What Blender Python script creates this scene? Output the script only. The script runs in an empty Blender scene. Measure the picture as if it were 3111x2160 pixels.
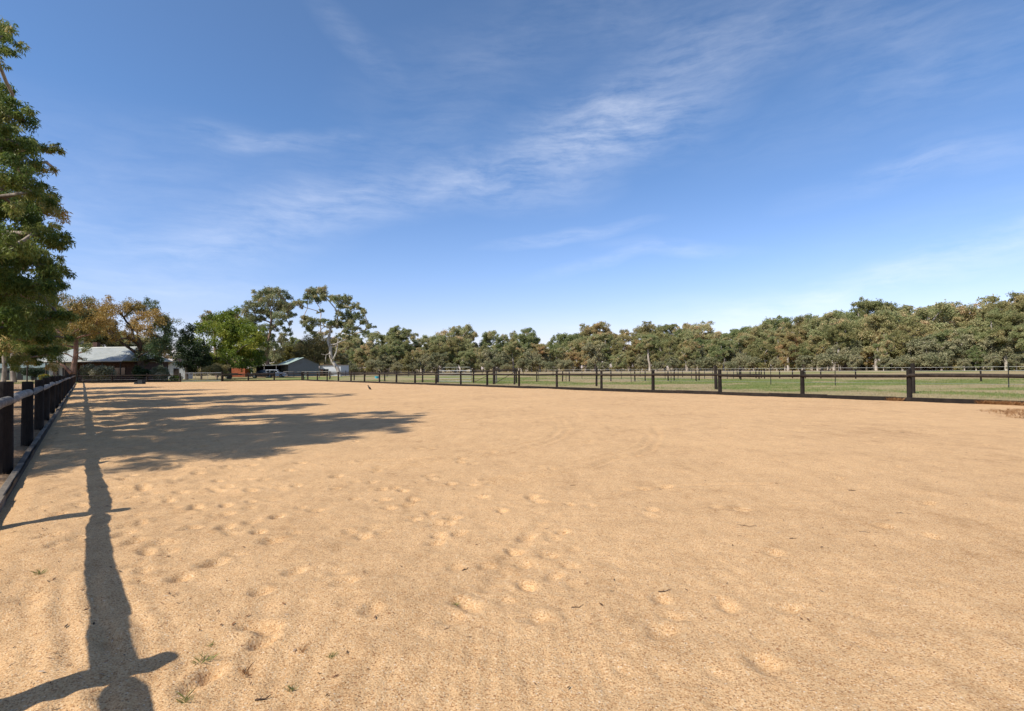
import bpy, math, random
import numpy as np
from mathutils import Vector, Matrix
random.seed(7)
sc = bpy.context.scene
COL = sc.collection

# ------------------------------------------------------------------ camera
FX, IW, IH = 1600.0, 3111.0, 2160.0
EYE = 1.4
HOR, ROLL = 1120.0, 0.0100
pitch = math.atan((HOR - IH / 2) / FX)
fwd = Vector((0, math.cos(pitch), math.sin(pitch)))
rt0 = Vector((1, 0, 0)); up0 = rt0.cross(fwd)
rt = (rt0 * math.cos(ROLL) - up0 * math.sin(ROLL)).normalized()
up = rt.cross(fwd).normalized()
CAM = Vector((0, 0, EYE))
cd = bpy.data.cameras.new("camera"); cam = bpy.data.objects.new("camera", cd); COL.objects.link(cam)
cd.sensor_width = 36.0; cd.sensor_fit = 'HORIZONTAL'; cd.lens = 36.0 * FX / IW
cd.clip_start = 0.05; cd.clip_end = 6000
M = Matrix((rt, up, -fwd)).transposed().to_4x4(); M.translation = CAM
cam.matrix_world = M
sc.camera = cam

# ------------------------------------------------------------------ sun, sky, exposure
SUN_EL = math.radians(47.0)
SH = Vector((0.788, 0.616, 0)).normalized()          # way the shadows fall
sl = bpy.data.lights.new("sun", 'SUN'); so = bpy.data.objects.new("sun", sl); COL.objects.link(so)
sl.energy = 4.0; sl.angle = math.radians(0.53); sl.color = (1.0, 0.965, 0.90)
sdir = Vector((SH.x * math.cos(SUN_EL), SH.y * math.cos(SUN_EL), -math.sin(SUN_EL)))
so.rotation_euler = sdir.to_track_quat('-Z', 'Y').to_euler()
so.location = (0, 0, 30)
sc.view_settings.view_transform = 'Standard'; sc.view_settings.look = 'None'
sc.view_settings.exposure = 0.50; sc.view_settings.gamma = 1.0
sc.view_settings.use_curve_mapping = False

def ray(px, py):
    return (fwd + rt * ((px - IW / 2) / FX) - up * ((py - IH / 2) / FX))
def G(px, py, z=0.0):                                  # ground point under a spot of the photograph
    d = ray(px, py); t = (z - EYE) / d.z
    p = CAM + d * t; return Vector((p.x, p.y, z))
def W(px, py, Y):                                      # point at distance Y
    d = ray(px, py); return CAM + d * (Y / d.y)
def proj(p):
    q = Vector(p) - CAM; z = q.dot(fwd)
    return (IW / 2 + FX * q.dot(rt) / z, IH / 2 - FX * q.dot(up) / z)

world = bpy.data.worlds.new("World"); sc.world = world; world.use_nodes = True
wn = world.node_tree; wn.nodes.clear()
class NT:
    def __init__(s, nt): s.nt = nt
    def n(s, t, ins=None, **kw):
        nd = s.nt.nodes.new(t)
        for k, v in kw.items(): setattr(nd, k, v)
        for k, v in (ins or {}).items(): s.put(nd.inputs[k], v)
        return nd
    def put(s, sock, v):
        if isinstance(v, bpy.types.Node): v = v.outputs[0]
        if isinstance(v, bpy.types.NodeSocket): s.nt.links.new(v, sock)
        else:
            if sock.type == 'RGBA' and not isinstance(v, (int, float)) and len(v) == 3: v = (*v, 1)
            sock.default_value = v
    def m(s, op, a, b=None, c=None, clamp=False):
        nd = s.nt.nodes.new('ShaderNodeMath'); nd.operation = op; nd.use_clamp = clamp
        for i, v in enumerate((a, b, c)):
            if v is not None: s.put(nd.inputs[i], v)
        return nd.outputs[0]
    def ramp(s, fac, stops, interp='LINEAR'):
        nd = s.nt.nodes.new('ShaderNodeValToRGB'); cr = nd.color_ramp; cr.interpolation = interp
        while len(cr.elements) < len(stops): cr.elements.new(0.5)
        for e, (p, c) in zip(cr.elements, stops):
            e.position = p
            e.color = (*c, 1) if isinstance(c, (tuple, list)) else (c, c, c, 1)
        s.put(nd.inputs[0], fac); return nd.outputs[0]
    def mix(s, fac, a, b, blend='MIX'):
        nd = s.nt.nodes.new('ShaderNodeMix'); nd.data_type = 'RGBA'; nd.blend_type = blend
        nd.clamp_factor = True
        s.put(nd.inputs[0], fac); s.put(nd.inputs[6], a); s.put(nd.inputs[7], b); return nd.outputs[2]
    def noise(s, vec, scale, detail=3, rough=0.55, dist=0.0):
        nd = s.n('ShaderNodeTexNoise', {'Scale': scale, 'Detail': detail, 'Roughness': rough, 'Distortion': dist})
        if vec is not None: s.put(nd.inputs['Vector'], vec)
        return nd.outputs[0]
    def mapping(s, vec, loc=(0, 0, 0), rot=(0, 0, 0), scale=(1, 1, 1), vt='POINT'):
        nd = s.n('ShaderNodeMapping', vector_type=vt)
        s.put(nd.inputs[0], vec)
        nd.inputs['Location'].default_value = loc; nd.inputs['Rotation'].default_value = rot; nd.inputs['Scale'].default_value = scale
        return nd.outputs[0]

w = NT(wn)
sky = w.n('ShaderNodeTexSky', sky_type='NISHITA')
sky.sun_disc = False; sky.sun_elevation = SUN_EL
sky.sun_rotation = math.atan2(-SH.x, -SH.y)
sky.altitude = 150; sky.air_density = 1.0; sky.dust_density = 0.6; sky.ozone_density = 2.2
geo = w.n('ShaderNodeTexCoord')
sep = w.n('ShaderNodeSeparateXYZ', {0: geo.outputs['Generated']})
az = w.m('ARCTAN2', sep.outputs[0], sep.outputs[1])
el = w.m('ARCSINE', sep.outputs[2])
ae = w.n('ShaderNodeCombineXYZ', {0: az, 1: el, 2: 0.0}).outputs[0]
def azel(px, py):
    d = ray(px, py).normalized(); return math.atan2(d.x, d.y), math.asin(d.z)
# thin cirrus: soft patches of streaky noise at fixed bearings in the sky
patches = [  # centre px,py ; half length, half height (rad) ; tilt deg ; strength
    (1930, 345, .17, .065, 14, 1.0), (1790, 400, .13, .045, 6, .7), (1230, 585, .25, .040, 13, .70), (1560, 560, .13, .040, -4, .75),
    (880, 670, .18, .035, 16, .55), (1720, 722, .12, .011, 7, .9), (2050, 757, .10, .012, -6, .7),
    (2600, 870, .42, .020, 12, .95), (1900, 975, .50, .025, 4, .40), (2750, 90, .16, .07, -20, .40),
    (1480, 190, .22, .07, 20, .28), (2130, 80, .18, .05, -12, .40), (620, 780, .16, .03, 10, .55), (480, 870, .22, .018, 2, .6),
    (900, 430, .10, .014, 14, .55), (740, 412, .07, .014, 0, .5), (2740, 520, .12, .022, 10, .45), (2990, 480, .10, .018, -6, .45),
    (1250, 440, .16, .035, 14, .25), (2650, 330, .22, .05, 5, .22), (220, 660, .10, .014, -12, .35), (1080, 110, .08, .02, -30, .35),
    (1820, 800, .10, .010, 12, .6), (-900, 500, .5, .09, 10, .5), (4200, 500, .5, .09, 10, .4)]
msum = None
warp = w.n('ShaderNodeTexNoise', {'Vector': ae, 'Scale': 5.0, 'Detail': 3.0})
wv = w.n('ShaderNodeVectorMath', {0: warp.outputs[1], 1: (.5, .5, .5)}, operation='SUBTRACT')
wv2 = w.n('ShaderNodeVectorMath', {0: wv.outputs[0], 1: (.10, .05, 0)}, operation='MULTIPLY')
aew = w.n('ShaderNodeVectorMath', {0: ae, 1: wv2.outputs[0]}, operation='ADD').outputs[0]
for (cx, cy, a, b, t, s) in patches:
    A, E = azel(cx, cy)
    mp = w.mapping(aew, loc=(A, E, 0), rot=(0, 0, math.radians(t)), scale=(a * 1.65, b * 1.65, 1), vt='TEXTURE')
    g = w.n('ShaderNodeTexGradient', {0: mp}, gradient_type='SPHERICAL')
    v = w.m('MULTIPLY', w.m('SMOOTH_MIN', g.outputs['Fac'], 1.0, 0.0), s)
    msum = v if msum is None else w.m('ADD', msum, v)
def streak(rot, sx, sy, sc_, det):
    mp = w.mapping(aew, rot=(0, 0, math.radians(rot)), scale=(sx, sy, 1))
    return w.noise(mp, sc_, det, 0.66, 0.15)
s1 = streak(-13, 1.0, 6.0, 7.0, 9)
s2 = streak(24, 1.0, 3.2, 11.0, 8)
s3 = streak(-10, 1.0, 1.8, 6.0, 8)
st = w.m('ADD', w.m('MULTIPLY', s1, .45), w.m('ADD', w.m('MULTIPLY', s2, .25), w.m('MULTIPLY', s3, .30)))
st = w.m('MULTIPLY', w.m('SUBTRACT', st, .40), 3.4, clamp=True)
cl = w.m('MULTIPLY', w.m('MULTIPLY', msum, 1.15), st, clamp=True)
cl = w.m('ADD', cl, w.m('MULTIPLY', w.m('MULTIPLY', msum, .12), s3), clamp=True)
hsv = w.n('ShaderNodeHueSaturation', {'Hue': .50, 'Saturation': 1.08, 'Value': 1.0, 'Color': sky.outputs[0]})
elr = w.ramp(el, [(0.0, (1.06, .91, 1.14)), (.07, (1.05, .93, 1.13)), (.18, (.97, .96, 1.13)), (.42, (.82, .94, 1.08)), (.62, (.90, .95, 1.02)), (.9, (.95, .95, 1.0))])
tint = w.mix(1.0, hsv.outputs[0], elr, 'MULTIPLY')
SKYS = 0.112
cloudc = w.mix(.5, (7.2, 7.4, 8.0), tint)
fin = w.mix(w.m('MULTIPLY', cl, .64), tint, cloudc)
bg = w.n('ShaderNodeBackground', {'Color': fin, 'Strength': SKYS})
wo = w.n('ShaderNodeOutputWorld', {0: bg.outputs[0]})

# ------------------------------------------------------------------ helpers
ORG = {}
def link(o, parent=None):
    COL.objects.link(o)
    if parent is not None:
        o.parent = parent
    return o
def tag(o, label=None, cat=None, group=None, kind=None):
    if label: o['label'] = label
    if cat: o['category'] = cat
    if group: o['group'] = group
    if kind: o['kind'] = kind
    return o
def empty(name, loc, label, cat, group=None):
    o = bpy.data.objects.new(name, None); o.empty_display_size = .3
    o.location = loc; link(o); tag(o, label, cat, group)
    ORG[o.name] = Vector(loc); return o
def org(parent):
    return ORG.get(parent.name, Vector((0, 0, 0))) if parent is not None else Vector((0, 0, 0))
def mesh_np(name, V, F, mat, smooth=False):
    """V (n,3); F (m,k) with constant k"""
    me = bpy.data.meshes.new(name)
    V = np.asarray(V, np.float32); F = np.asarray(F, np.int32)
    me.vertices.add(len(V)); me.vertices.foreach_set('co', V.ravel())
    k = F.shape[1]
    me.loops.add(F.size); me.loops.foreach_set('vertex_index', F.ravel())
    me.polygons.add(len(F)); me.polygons.foreach_set('loop_start', np.arange(0, F.size, k, dtype=np.int32))
    if smooth: me.polygons.foreach_set('use_smooth', np.ones(len(F), bool))
    me.update(calc_edges=True)
    if mat: me.materials.append(mat)
    return me
class Mb:
    def __init__(s): s.v = []; s.f = []
    def add(s, vs, fs):
        k = len(s.v); s.v += [tuple(v) for v in vs]; s.f += [tuple(i + k for i in f) for f in fs]; return s
    def box(s, c, size, rz=0.0, ax=None):
        c = Vector(c); hx, hy, hz = (x / 2 for x in size)
        if ax is None: ax = (Vector((math.cos(rz), math.sin(rz), 0)), Vector((-math.sin(rz), math.cos(rz), 0)), Vector((0, 0, 1)))
        vs = [c + ax[0] * (hx * i) + ax[1] * (hy * j) + ax[2] * (hz * k) for k in (-1, 1) for j in (-1, 1) for i in (-1, 1)]
        return s.add(vs, [(0, 2, 3, 1), (4, 5, 7, 6), (0, 1, 5, 4), (2, 6, 7, 3), (0, 4, 6, 2), (1, 3, 7, 5)])
    def beam(s, p, q, wd, th, upv=Vector((0, 0, 1))):
        p = Vector(p); q = Vector(q); d = (q - p); L = d.length; d.normalize()
        sd = d.cross(upv).normalized(); u = sd.cross(d)
        return s.box((p + q) / 2, (L, wd, th), ax=(d, sd, u))
    def tube(s, pts, rs, n=8, caps=True, round_end=False):
        pts = [Vector(p) for p in pts]; rings = []
        if not hasattr(rs, '__len__'): rs = [rs] * len(pts)
        k0 = len(s.v); ref = None
        for i, p in enumerate(pts):
            d = (pts[min(i + 1, len(pts) - 1)] - pts[max(i - 1, 0)]).normalized()
            if ref is None: ref = Vector((0, 0, 1)) if abs(d.z) < .9 else Vector((1, 0, 0))
            a = d.cross(ref).normalized(); b = a.cross(d); ref = b
            for j in range(n):
                t = 2 * math.pi * j / n; s.v.append(tuple(p + (a * math.cos(t) + b * math.sin(t)) * rs[i]))
        for i in range(len(pts) - 1):
            for j in range(n):
                a0 = k0 + i * n + j; a1 = k0 + i * n + (j + 1) % n
                s.f.append((a0, a1, a1 + n, a0 + n))
        if caps:
            s.f.append(tuple(k0 + j for j in range(n))[::-1]); e = k0 + (len(pts) - 1) * n
            s.f.append(tuple(e + j for j in range(n)))
        return s
    def prism(s, poly, a, b):
        """extrude polygon of Vectors along vector pair a->b offsets"""
        n = len(poly); a = Vector(a); b = Vector(b)
        vs = [Vector(p) + a for p in poly] + [Vector(p) + b for p in poly]
        fs = [tuple(range(n))[::-1], tuple(range(n, 2 * n))] + [(i, (i + 1) % n, (i + 1) % n + n, i + n) for i in range(n)]
        return s.add(vs, fs)
    def build(s, name, mat, parent=None, smooth=False, bevel=0, **kw):
        o_ = org(parent)
        me = bpy.data.meshes.new(name)
        me.from_pydata([(x - o_.x, y - o_.y, z - o_.z) for x, y, z in s.v], [], s.f)
        me.materials.append(mat)
        if smooth: me.polygons.foreach_set('use_smooth', [True] * len(me.polygons))
        import bmesh
        bm = bmesh.new(); bm.from_mesh(me); bmesh.ops.recalc_face_normals(bm, faces=bm.faces)
        if bevel: bmesh.ops.bevel(bm, geom=bm.edges[:], offset=bevel, segments=1, affect='EDGES')
        bm.to_mesh(me); bm.free()
        o = bpy.data.objects.new(name, me); link(o, parent)
        if parent is not None: ORG[o.name] = org(parent)
        tag(o, **kw); return o
rngn = np.random.default_rng(5)
_L = np.random.default_rng(11).random((512, 512))
def vnoise(x, y, seed=0):
    x = x + seed * 17.31; y = y + seed * 9.77
    xi = np.floor(x).astype(int); yi = np.floor(y).astype(int); fx = x - xi; fy = y - yi
    fx = fx * fx * (3 - 2 * fx); fy = fy * fy * (3 - 2 * fy)
    a = _L[xi % 512, yi % 512]; b = _L[(xi + 1) % 512, yi % 512]; c = _L[xi % 512, (yi + 1) % 512]; d = _L[(xi + 1) % 512, (yi + 1) % 512]
    return (a * (1 - fx) + b * fx) * (1 - fy) + (c * (1 - fx) + d * fx) * fy - .5
def fbm(x, y, oct=4, seed=0, gain=.5):
    s = 0; a = 1
    for i in range(oct):
        s = s + a * vnoise(x, y, seed + i); x = x * 2.03; y = y * 2.03; a *= gain
    return s

def new_mat(name):
    m = bpy.data.materials.new(name); m.use_nodes = True; m.node_tree.nodes.clear(); return m, NT(m.node_tree)
def finish(t, color, rough=.8, bump=None, bstr=.3, bdist=.02, metallic=0.0, spec=.3, trans=0.0, tcol=None, **extra):
    p = t.n('ShaderNodeBsdfPrincipled', {'Base Color': color, 'Roughness': rough, 'Metallic': metallic, 'Specular IOR Level': spec})
    for k, v in extra.items(): t.put(p.inputs[k], v)
    if bump is not None:
        b = t.n('ShaderNodeBump', {'Strength': bstr, 'Distance': bdist, 'Height': bump}); t.put(p.inputs['Normal'], b)
    out = p.outputs[0]
    if trans:
        tr = t.n('ShaderNodeBsdfTranslucent', {'Color': tcol if tcol is not None else color})
        mx = t.n('ShaderNodeMixShader', {0: trans, 1: out, 2: tr.outputs[0]}); out = mx.outputs[0]
    t.n('ShaderNodeOutputMaterial', {0: out})
def simple(name, c, rough=.7, var=.15, scale=3.0, stretch=(1, 1, 1), bstr=.25, metallic=0.0, spec=.3, c2=None, obj=True):
    m, t = new_mat(name)
    tc = t.n('ShaderNodeTexCoord'); v = t.mapping(tc.outputs['Object'], scale=stretch)
    n1 = t.noise(v, scale, 5); n2 = t.noise(v, scale * 9, 3)
    lo = tuple(x * (1 - var * 1.6) for x in c); hi = tuple(min(1, x * (1 + var * 1.6)) for x in (c2 or c))
    f = t.m('ADD', t.m('MULTIPLY', n1, .65), t.m('MULTIPLY', n2, .35))
    col = t.ramp(f, [(.3, lo), (.7, hi)])
    finish(t, col, rough, f, bstr, .01, metallic, spec)
    return m

# wood of posts and rails
def wood(name, dark, light, streak=14, var=.35):
    m, t = new_mat(name)
    tc = t.n('ShaderNodeTexCoord'); oi = t.n('ShaderNodeObjectInfo')
    off = t.n('ShaderNodeVectorMath', {0: tc.outputs['Object'], 1: t.n('ShaderNodeCombineXYZ', {0: t.m('MULTIPLY', oi.outputs['Random'], 31.0), 1: 0.0, 2: 0.0})}, operation='ADD')
    v = off.outputs[0]
    big = t.noise(v, 2.2, 4); med = t.noise(t.mapping(v, scale=(1, 1, .25)), streak, 5, .6); fine = t.noise(v, 70, 3)
    f = t.m('ADD', t.m('ADD', t.m('MULTIPLY', big, .4), t.m('MULTIPLY', med, .4)), t.m('MULTIPLY', fine, .2))
    f = t.m('ADD', f, t.m('MULTIPLY', t.m('SUBTRACT', oi.outputs['Random'], .5), .12))
    col = t.ramp(f, [(.38, dark), (.50, tuple((a + b) / 2.4 for a, b in zip(dark, light))), (.64, light)])
    crack = t.noise(t.mapping(v, scale=(1, 1, .06)), 60, 2, .7)
    hgt = t.m('ADD', t.m('MULTIPLY', med, .6), t.m('MULTIPLY', crack, .6))
    finish(t, col, .85, hgt, .6, .012, spec=.2)
    return m
M_post = wood("dark_post_wood", (.011, .008, .006), (.038, .029, .022))
M_grey = wood("grey_weathered_post_wood", (.06, .052, .042), (.24, .215, .18))
M_rail = wood("weathered_rail_wood", (.12, .105, .088), (.38, .335, .28))
M_dark_rail = wood("stained_rail_wood", (.014, .009, .006), (.055, .040, .029))
M_board = wood("edging_board_wood", (.012, .009, .007), (.038, .028, .021))
M_edge_grey = wood("grey_edging_wood", (.06, .05, .04), (.22, .18, .135))
M_galv = simple("galvanised_steel", (.26, .265, .27), .5, .12, 6, metallic=.6, bstr=.05)
M_wire = simple("wire_grey", (.30, .30, .29), .5, .1, 6, metallic=.5, bstr=.0)
M_tape = simple("white_electric_tape", (.62, .60, .52), .6, .08, 6, bstr=.0)

# ------------------------------------------------------------------ arena frame: v runs along the long fences, u across
EV = Vector((-.632, .775, 0)).normalized(); EU = Vector((EV.y, -EV.x, 0))
def UV(u, v, z=0.0): return EU * u + EV * v + Vector((0, 0, z))
def toUV(p): return p.x * EU.x + p.y * EU.y, p.x * EV.x + p.y * EV.y
UL, UR = -.66, 24.02
FL = Vector((-57.6, 70.0, 0)); FR = Vector((-29.6, 74.2, 0))     # two ends of the far fence
uFL, vFL = toUV(FL); uFR, vFR = toUV(FR)
def v_far(u): return vFL + (u - uFL) * (vFR - vFL) / (uFR - uFL)

def axis(a, b, dense0, dense1, d, grow, dmax):
    """graded coordinates from a to b, step d inside dense0..dense1"""
    out = [dense0]; x = dense0; s = d
    left = []
    while x > a: s = min(s * grow, dmax); x -= s; left.append(x)
    left = [max(t, a) for t in left]
    mid = list(np.arange(dense0, dense1, d))
    right = []; x = dense1; s = d
    while x < b: right.append(x); s = min(s * grow, dmax); x += s
    r = sorted(set([round(t, 5) for t in left + mid + right + [b] if a <= t <= b])); return np.array(r)
us = axis(UL, UR, UL, 3.4, .017, 1.014, .11)
vs_ = axis(-7.0, 84.0, .2, 4.2, .017, 1.0085, .6)
U, Vv = np.meshgrid(us, vs_, indexing='ij')
vf = v_far(U); k = np.clip((Vv - 40) / (84 - 40), 0, 1)
Vv = np.where(Vv > 40, 40 + k * (vf - 40), Vv)
print('sand', U.size)
Z = .035 + .035 * fbm(U / 4.1, Vv / 4.1, 3, 1) + .016 * fbm(U / .9, Vv / .9, 3, 5)
near = np.exp(-(np.hypot(U, Vv) / 9.0) ** 2)
Z += .010 * fbm(U / .11, Vv / .11, 3, 9) * (.35 + .65 * near) + .006 * fbm(U / .035, Vv / .035, 2, 14) * np.exp(-(np.hypot(U, Vv) / 5.5) ** 2)
# lumps beside the left fence where hooves turn the sand over
lane = np.exp(-((U - .7) / 1.5) ** 2) * np.clip((Vv - 3.5) / 4.5, .28, 1)
Z += lane * .055 * fbm(U / .42, Vv / .30, 3, 21)
Z += lane * .05 * np.clip(fbm(U / .9, Vv / .42, 2, 24), -1, .3)
# wheel and rake ridges running beside the fence
wob = .10 * fbm(Vv / 1.7, U * 0 + 3, 2, 31)
Z += np.exp(-((U - (-.02)) / .38) ** 4) * .0065 * np.sin((U + wob) * 2 * np.pi / .145 + 1.5 * fbm(U / .3, Vv / .3, 2, 33)) * np.clip(.8 + 1.6 * fbm(U / .6, Vv / .35, 2, 34), 0, 1.6) * np.clip((5.0 - Vv) / 1.0, 0, 1)
Z -= .018 * np.exp(-((U - (-.33) - wob) / .10) ** 2) * np.clip((6.0 - Vv) / 2.0, 0, 1)
def P2(px, py): p = G(px, py); return toUV(p)
# corduroy of a rake turning round at the bottom of the picture
cu, cv = P2(560, 2700)
ra = np.hypot(U - cu, Vv - cv); au, av = P2(840, 2060)
ang = np.arctan2(Vv - cv, U - cu)
band = np.exp(-((U - au) / .85) ** 2 - ((Vv - av) / .75) ** 2)
Z += band * .0040 * np.sin(ang * 46 + 2.0 * fbm(U / .5, Vv / .5, 2, 41)) * (.7 + .6 * fbm(U / .2, Vv / .2, 2, 43))
bu, bv = P2(1500, 2110)
Z += np.exp(-((U - bu) / 1.1) ** 2 - ((Vv - bv) / .5) ** 2) * .0021 * np.sin((U * .8 - Vv * .6) * 2 * np.pi / .085 + 2 * fbm(U / .4, Vv / .4, 2, 47))
# wheel tracks curving across the middle
def groove(pts, depth, wid, gap=.0):
    global Z
    q = [P2(*p) for p in pts]
    res = []
    for i in range(len(q) - 1):
        for t in np.linspace(0, 1, 6)[:-1]:
            p0 = q[max(i - 1, 0)]; p1 = q[i]; p2 = q[i + 1]; p3 = q[min(i + 2, len(q) - 1)]
            res.append(tuple(.5 * ((2 * p1[j]) + (-p0[j] + p2[j]) * t + (2 * p0[j] - 5 * p1[j] + 4 * p2[j] - p3[j]) * t * t + (-p0[j] + 3 * p1[j] - 3 * p2[j] + p3[j]) * t ** 3) for j in (0, 1)))
    best = np.full(U.shape, 9.0)
    for a, b in zip(res[:-1], res[1:]):
        m = (U > min(a[0], b[0]) - .6) & (U < max(a[0], b[0]) + .6) & (Vv > min(a[1], b[1]) - .6) & (Vv < max(a[1], b[1]) + .6)
        dx, dy = b[0] - a[0], b[1] - a[1]; L2 = dx * dx + dy * dy + 1e-9
        t = np.clip(((U[m] - a[0]) * dx + (Vv[m] - a[1]) * dy) / L2, 0, 1)
        best[m] = np.minimum(best[m], np.hypot(U[m] - a[0] - t * dx, Vv[m] - a[1] - t * dy))
    dd = best
    Z += -depth * np.exp(-(dd / wid) ** 2) + depth * .7 * np.exp(-((dd - wid * 2) / (wid * .8)) ** 2)
tr1 = [(1100, 1410), (1320, 1395), (1500, 1373), (1600, 1352), (1660, 1338), (1692, 1318), (1698, 1298), (1680, 1275)]
tr2 = [(1150, 1428), (1340, 1408), (1510, 1384), (1620, 1362), (1690, 1340), (1716, 1318), (1718, 1298), (1700, 1275)]
tr3 = [(1500, 1475), (1640, 1455), (1790, 1425), (1870, 1398), (1960, 1378), (1990, 1352), (1998, 1325), (1980, 1300)]
tr4 = [(1480, 1462), (1620, 1442), (1770, 1408), (1850, 1386), (1935, 1368), (1968, 1345), (1975, 1325)]
for tr in (tr1, tr2, tr3, tr4): groove(tr, .016, .06)
groove([(1480, 1800), (1700, 1560), (2000, 1490), (2400, 1480)], .008, .05)
# hoof and foot prints
prints = [(378, 1463), (431, 1492), (547, 1503), (400, 1519), (685, 1546), (592, 1555), (689, 1572), (841, 1581), (681, 1621), (783, 1628), (827, 1655),
          (640, 1732), (547, 1775), (409, 1663), (445, 1699), (1045, 1788), (1395, 1850), (1430, 1865), (1590, 1728), (1480, 1735), (1670, 1700), (1685, 1765),
          (1600, 1645), (1320, 1600), (1100, 1640), (1240, 1540), (960, 1560), (1730, 1540), (1640, 1530), (1980, 1560), (2010, 1840), (1130, 1470), (900, 1480),
          (330, 1400), (470, 1430), (600, 1450), (280, 1500), (1950, 1490), (2250, 1560), (760, 1500), (1790, 1345), (1680, 1427), (1400, 1410), (1300, 1450)]
pl = []
for (x, y) in prints:
    u_, v_ = P2(x, y); pl.append((u_, v_, .85 if x < 900 else .5))
    a = random.uniform(0, 6.3); pl.append((u_ + .22 * math.cos(a), v_ + .22 * math.sin(a), .3))
rr = np.random.default_rng(3)
for i in range(900):
    v_ = rr.uniform(1, 34) if i % 2 else rr.uniform(1, 70)
    u_ = rr.uniform(-.5, 23.5)
    if rr.random() < .45: u_ = abs(rr.normal(1.2, 1.3)) - .3
    pl.append((u_, v_, rr.uniform(.2, .75)))
for i in range(46):     # a line of strides along the track
    v_ = 2.5 + i * .62 + rr.normal(0, .1); u_ = 2.0 + .5 * math.sin(v_ * .3) + (.17 if i % 2 else -.17) + rr.normal(0, .07)
    pl.append((u_, v_, rr.uniform(.5, .9)))
for (u_, v_, s) in pl:
    a = rr.uniform(0, 3.14); r1 = rr.uniform(.05, .085); r2 = rr.uniform(.04, .06); R = .45
    i0, i1 = np.searchsorted(us, [u_ - R, u_ + R]); j0, j1 = np.searchsorted(vs_, [v_ - R, v_ + R])
    if i1 - i0 < 2 or j1 - j0 < 2: continue
    sl_ = (slice(i0, i1), slice(j0, j1))
    du = U[sl_] - u_; dv = Vv[sl_] - v_
    x = du * math.cos(a) + dv * math.sin(a); y = -du * math.sin(a) + dv * math.cos(a)
    d = np.sqrt((x / r1) ** 2 + (y / r2) ** 2) + .25 * fbm(du / .05 + u_, dv / .05 + v_, 2, 3)
    Z[sl_] += s * (-.048 * np.exp(-np.clip(d, 0, 9) ** 3.6) + .0055 * np.exp(-((d - 1.9) / .6) ** 2) * (1 + .6 * np.sin(np.arctan2(y, x) + a)))
# arris along the boards
edge = np.minimum(np.minimum(U - UL, UR - U), np.maximum(v_far(U) - Vv, 0)); e = np.clip(edge / .25, 0, 1)
Z = np.where(e < 1, Z * e + (1 - e) * (.012 + .01 * fbm(U / .3, Vv / .3, 2, 50)), Z)
P = np.empty(U.shape + (3,), np.float32)
P[..., 0] = EU.x * U + EV.x * Vv; P[..., 1] = EU.y * U + EV.y * Vv; P[..., 2] = Z
nu, nv = U.shape
idx = np.arange(nu * nv).reshape(nu, nv)
F = np.stack([idx[:-1, :-1], idx[1:, :-1], idx[1:, 1:], idx[:-1, 1:]], -1).reshape(-1, 4)

m, t = new_mat("arena_sand")
tc = t.n('ShaderNodeTexCoord'); v = tc.outputs['Object']
big = t.noise(v, .33, 4); med = t.noise(v, 2.3, 4); 
vo = t.n('ShaderNodeTexVoronoi', {'Vector': v, 'Scale': 170.0, 'Randomness': 1.0})
vo2 = t.n('ShaderNodeTexVoronoi', {'Vector': v, 'Scale': 85.0, 'Randomness': 1.0})
vo3 = t.n('ShaderNodeTexVoronoi', {'Vector': v, 'Scale': 26.0, 'Randomness': 1.0})
rnd = t.n('ShaderNodeSeparateColor', {0: vo.outputs['Color']}); rnd2 = t.n('ShaderNodeSeparateColor', {0: vo2.outputs['Color']}); rnd3 = t.n('ShaderNodeSeparateColor', {0: vo3.outputs['Color']})
grain = t.ramp(rnd.outputs[0], [(0, (.27, .130, .058)), (.13, (.465, .258, .112)), (.45, (.600, .368, .176)), (.80, (.65, .422, .218)), (.95, (.66, .45, .24)), (1, (.70, .54, .36))])
fin_ = t.noise(v, 9.0, 5, .7); drag = t.noise(t.mapping(v, rot=(0, 0, math.radians(-39)), scale=(3.2, .7, 1)), 1.6, 6, .68)
tone = t.ramp(t.m('ADD', t.m('ADD', t.m('MULTIPLY', big, .25), t.m('MULTIPLY', med, .25)), t.m('ADD', t.m('MULTIPLY', fin_, .25), t.m('MULTIPLY', drag, .25))), [(.38, (.70, .66, .62)), (.46, (.90, .885, .87)), (.54, (1.0, .99, .98)), (.62, (1.07, 1.05, 1.03))])
col = t.mix(1.0, grain, tone, 'MULTIPLY')
pale = t.m('MULTIPLY', t.m('GREATER_THAN', rnd2.outputs[1], .982), t.m('LESS_THAN', vo2.outputs['Distance'], .34))
col = t.mix(t.m('MULTIPLY', pale, .5), col, (.74, .66, .54))
dk = t.m('MULTIPLY', t.m('GREATER_THAN', rnd2.outputs[2], .94), t.m('LESS_THAN', vo2.outputs['Distance'], .30))
col = t.mix(t.m('MULTIPLY', dk, .75), col, (.13, .085, .055))
red = t.m('MULTIPLY', t.m('GREATER_THAN', rnd3.outputs[0], .975), t.m('LESS_THAN', vo3.outputs['Distance'], .22))
col = t.mix(t.m('MULTIPLY', red, .7), col, (.25, .11, .05))
h = t.m('ADD', t.m('MULTIPLY', t.noise(v, 190, 3, .7), .55), t.m('MULTIPLY', t.m('SUBTRACT', 1.0, vo2.outputs['Distance']), .35))
h = t.m('ADD', h, t.m('MULTIPLY', t.noise(v, 14, 4, .6), .5))
finish(t, col, .93, h, .8, .011, spec=.15)
M_sand = m
sand = bpy.data.objects.new("arena_sand", mesh_np("arena_sand", P.reshape(-1, 3), F, M_sand, True)); link(sand)
tag(sand, "raked orange-brown sand of the riding arena with hoof prints", None, None, 'structure')
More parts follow.
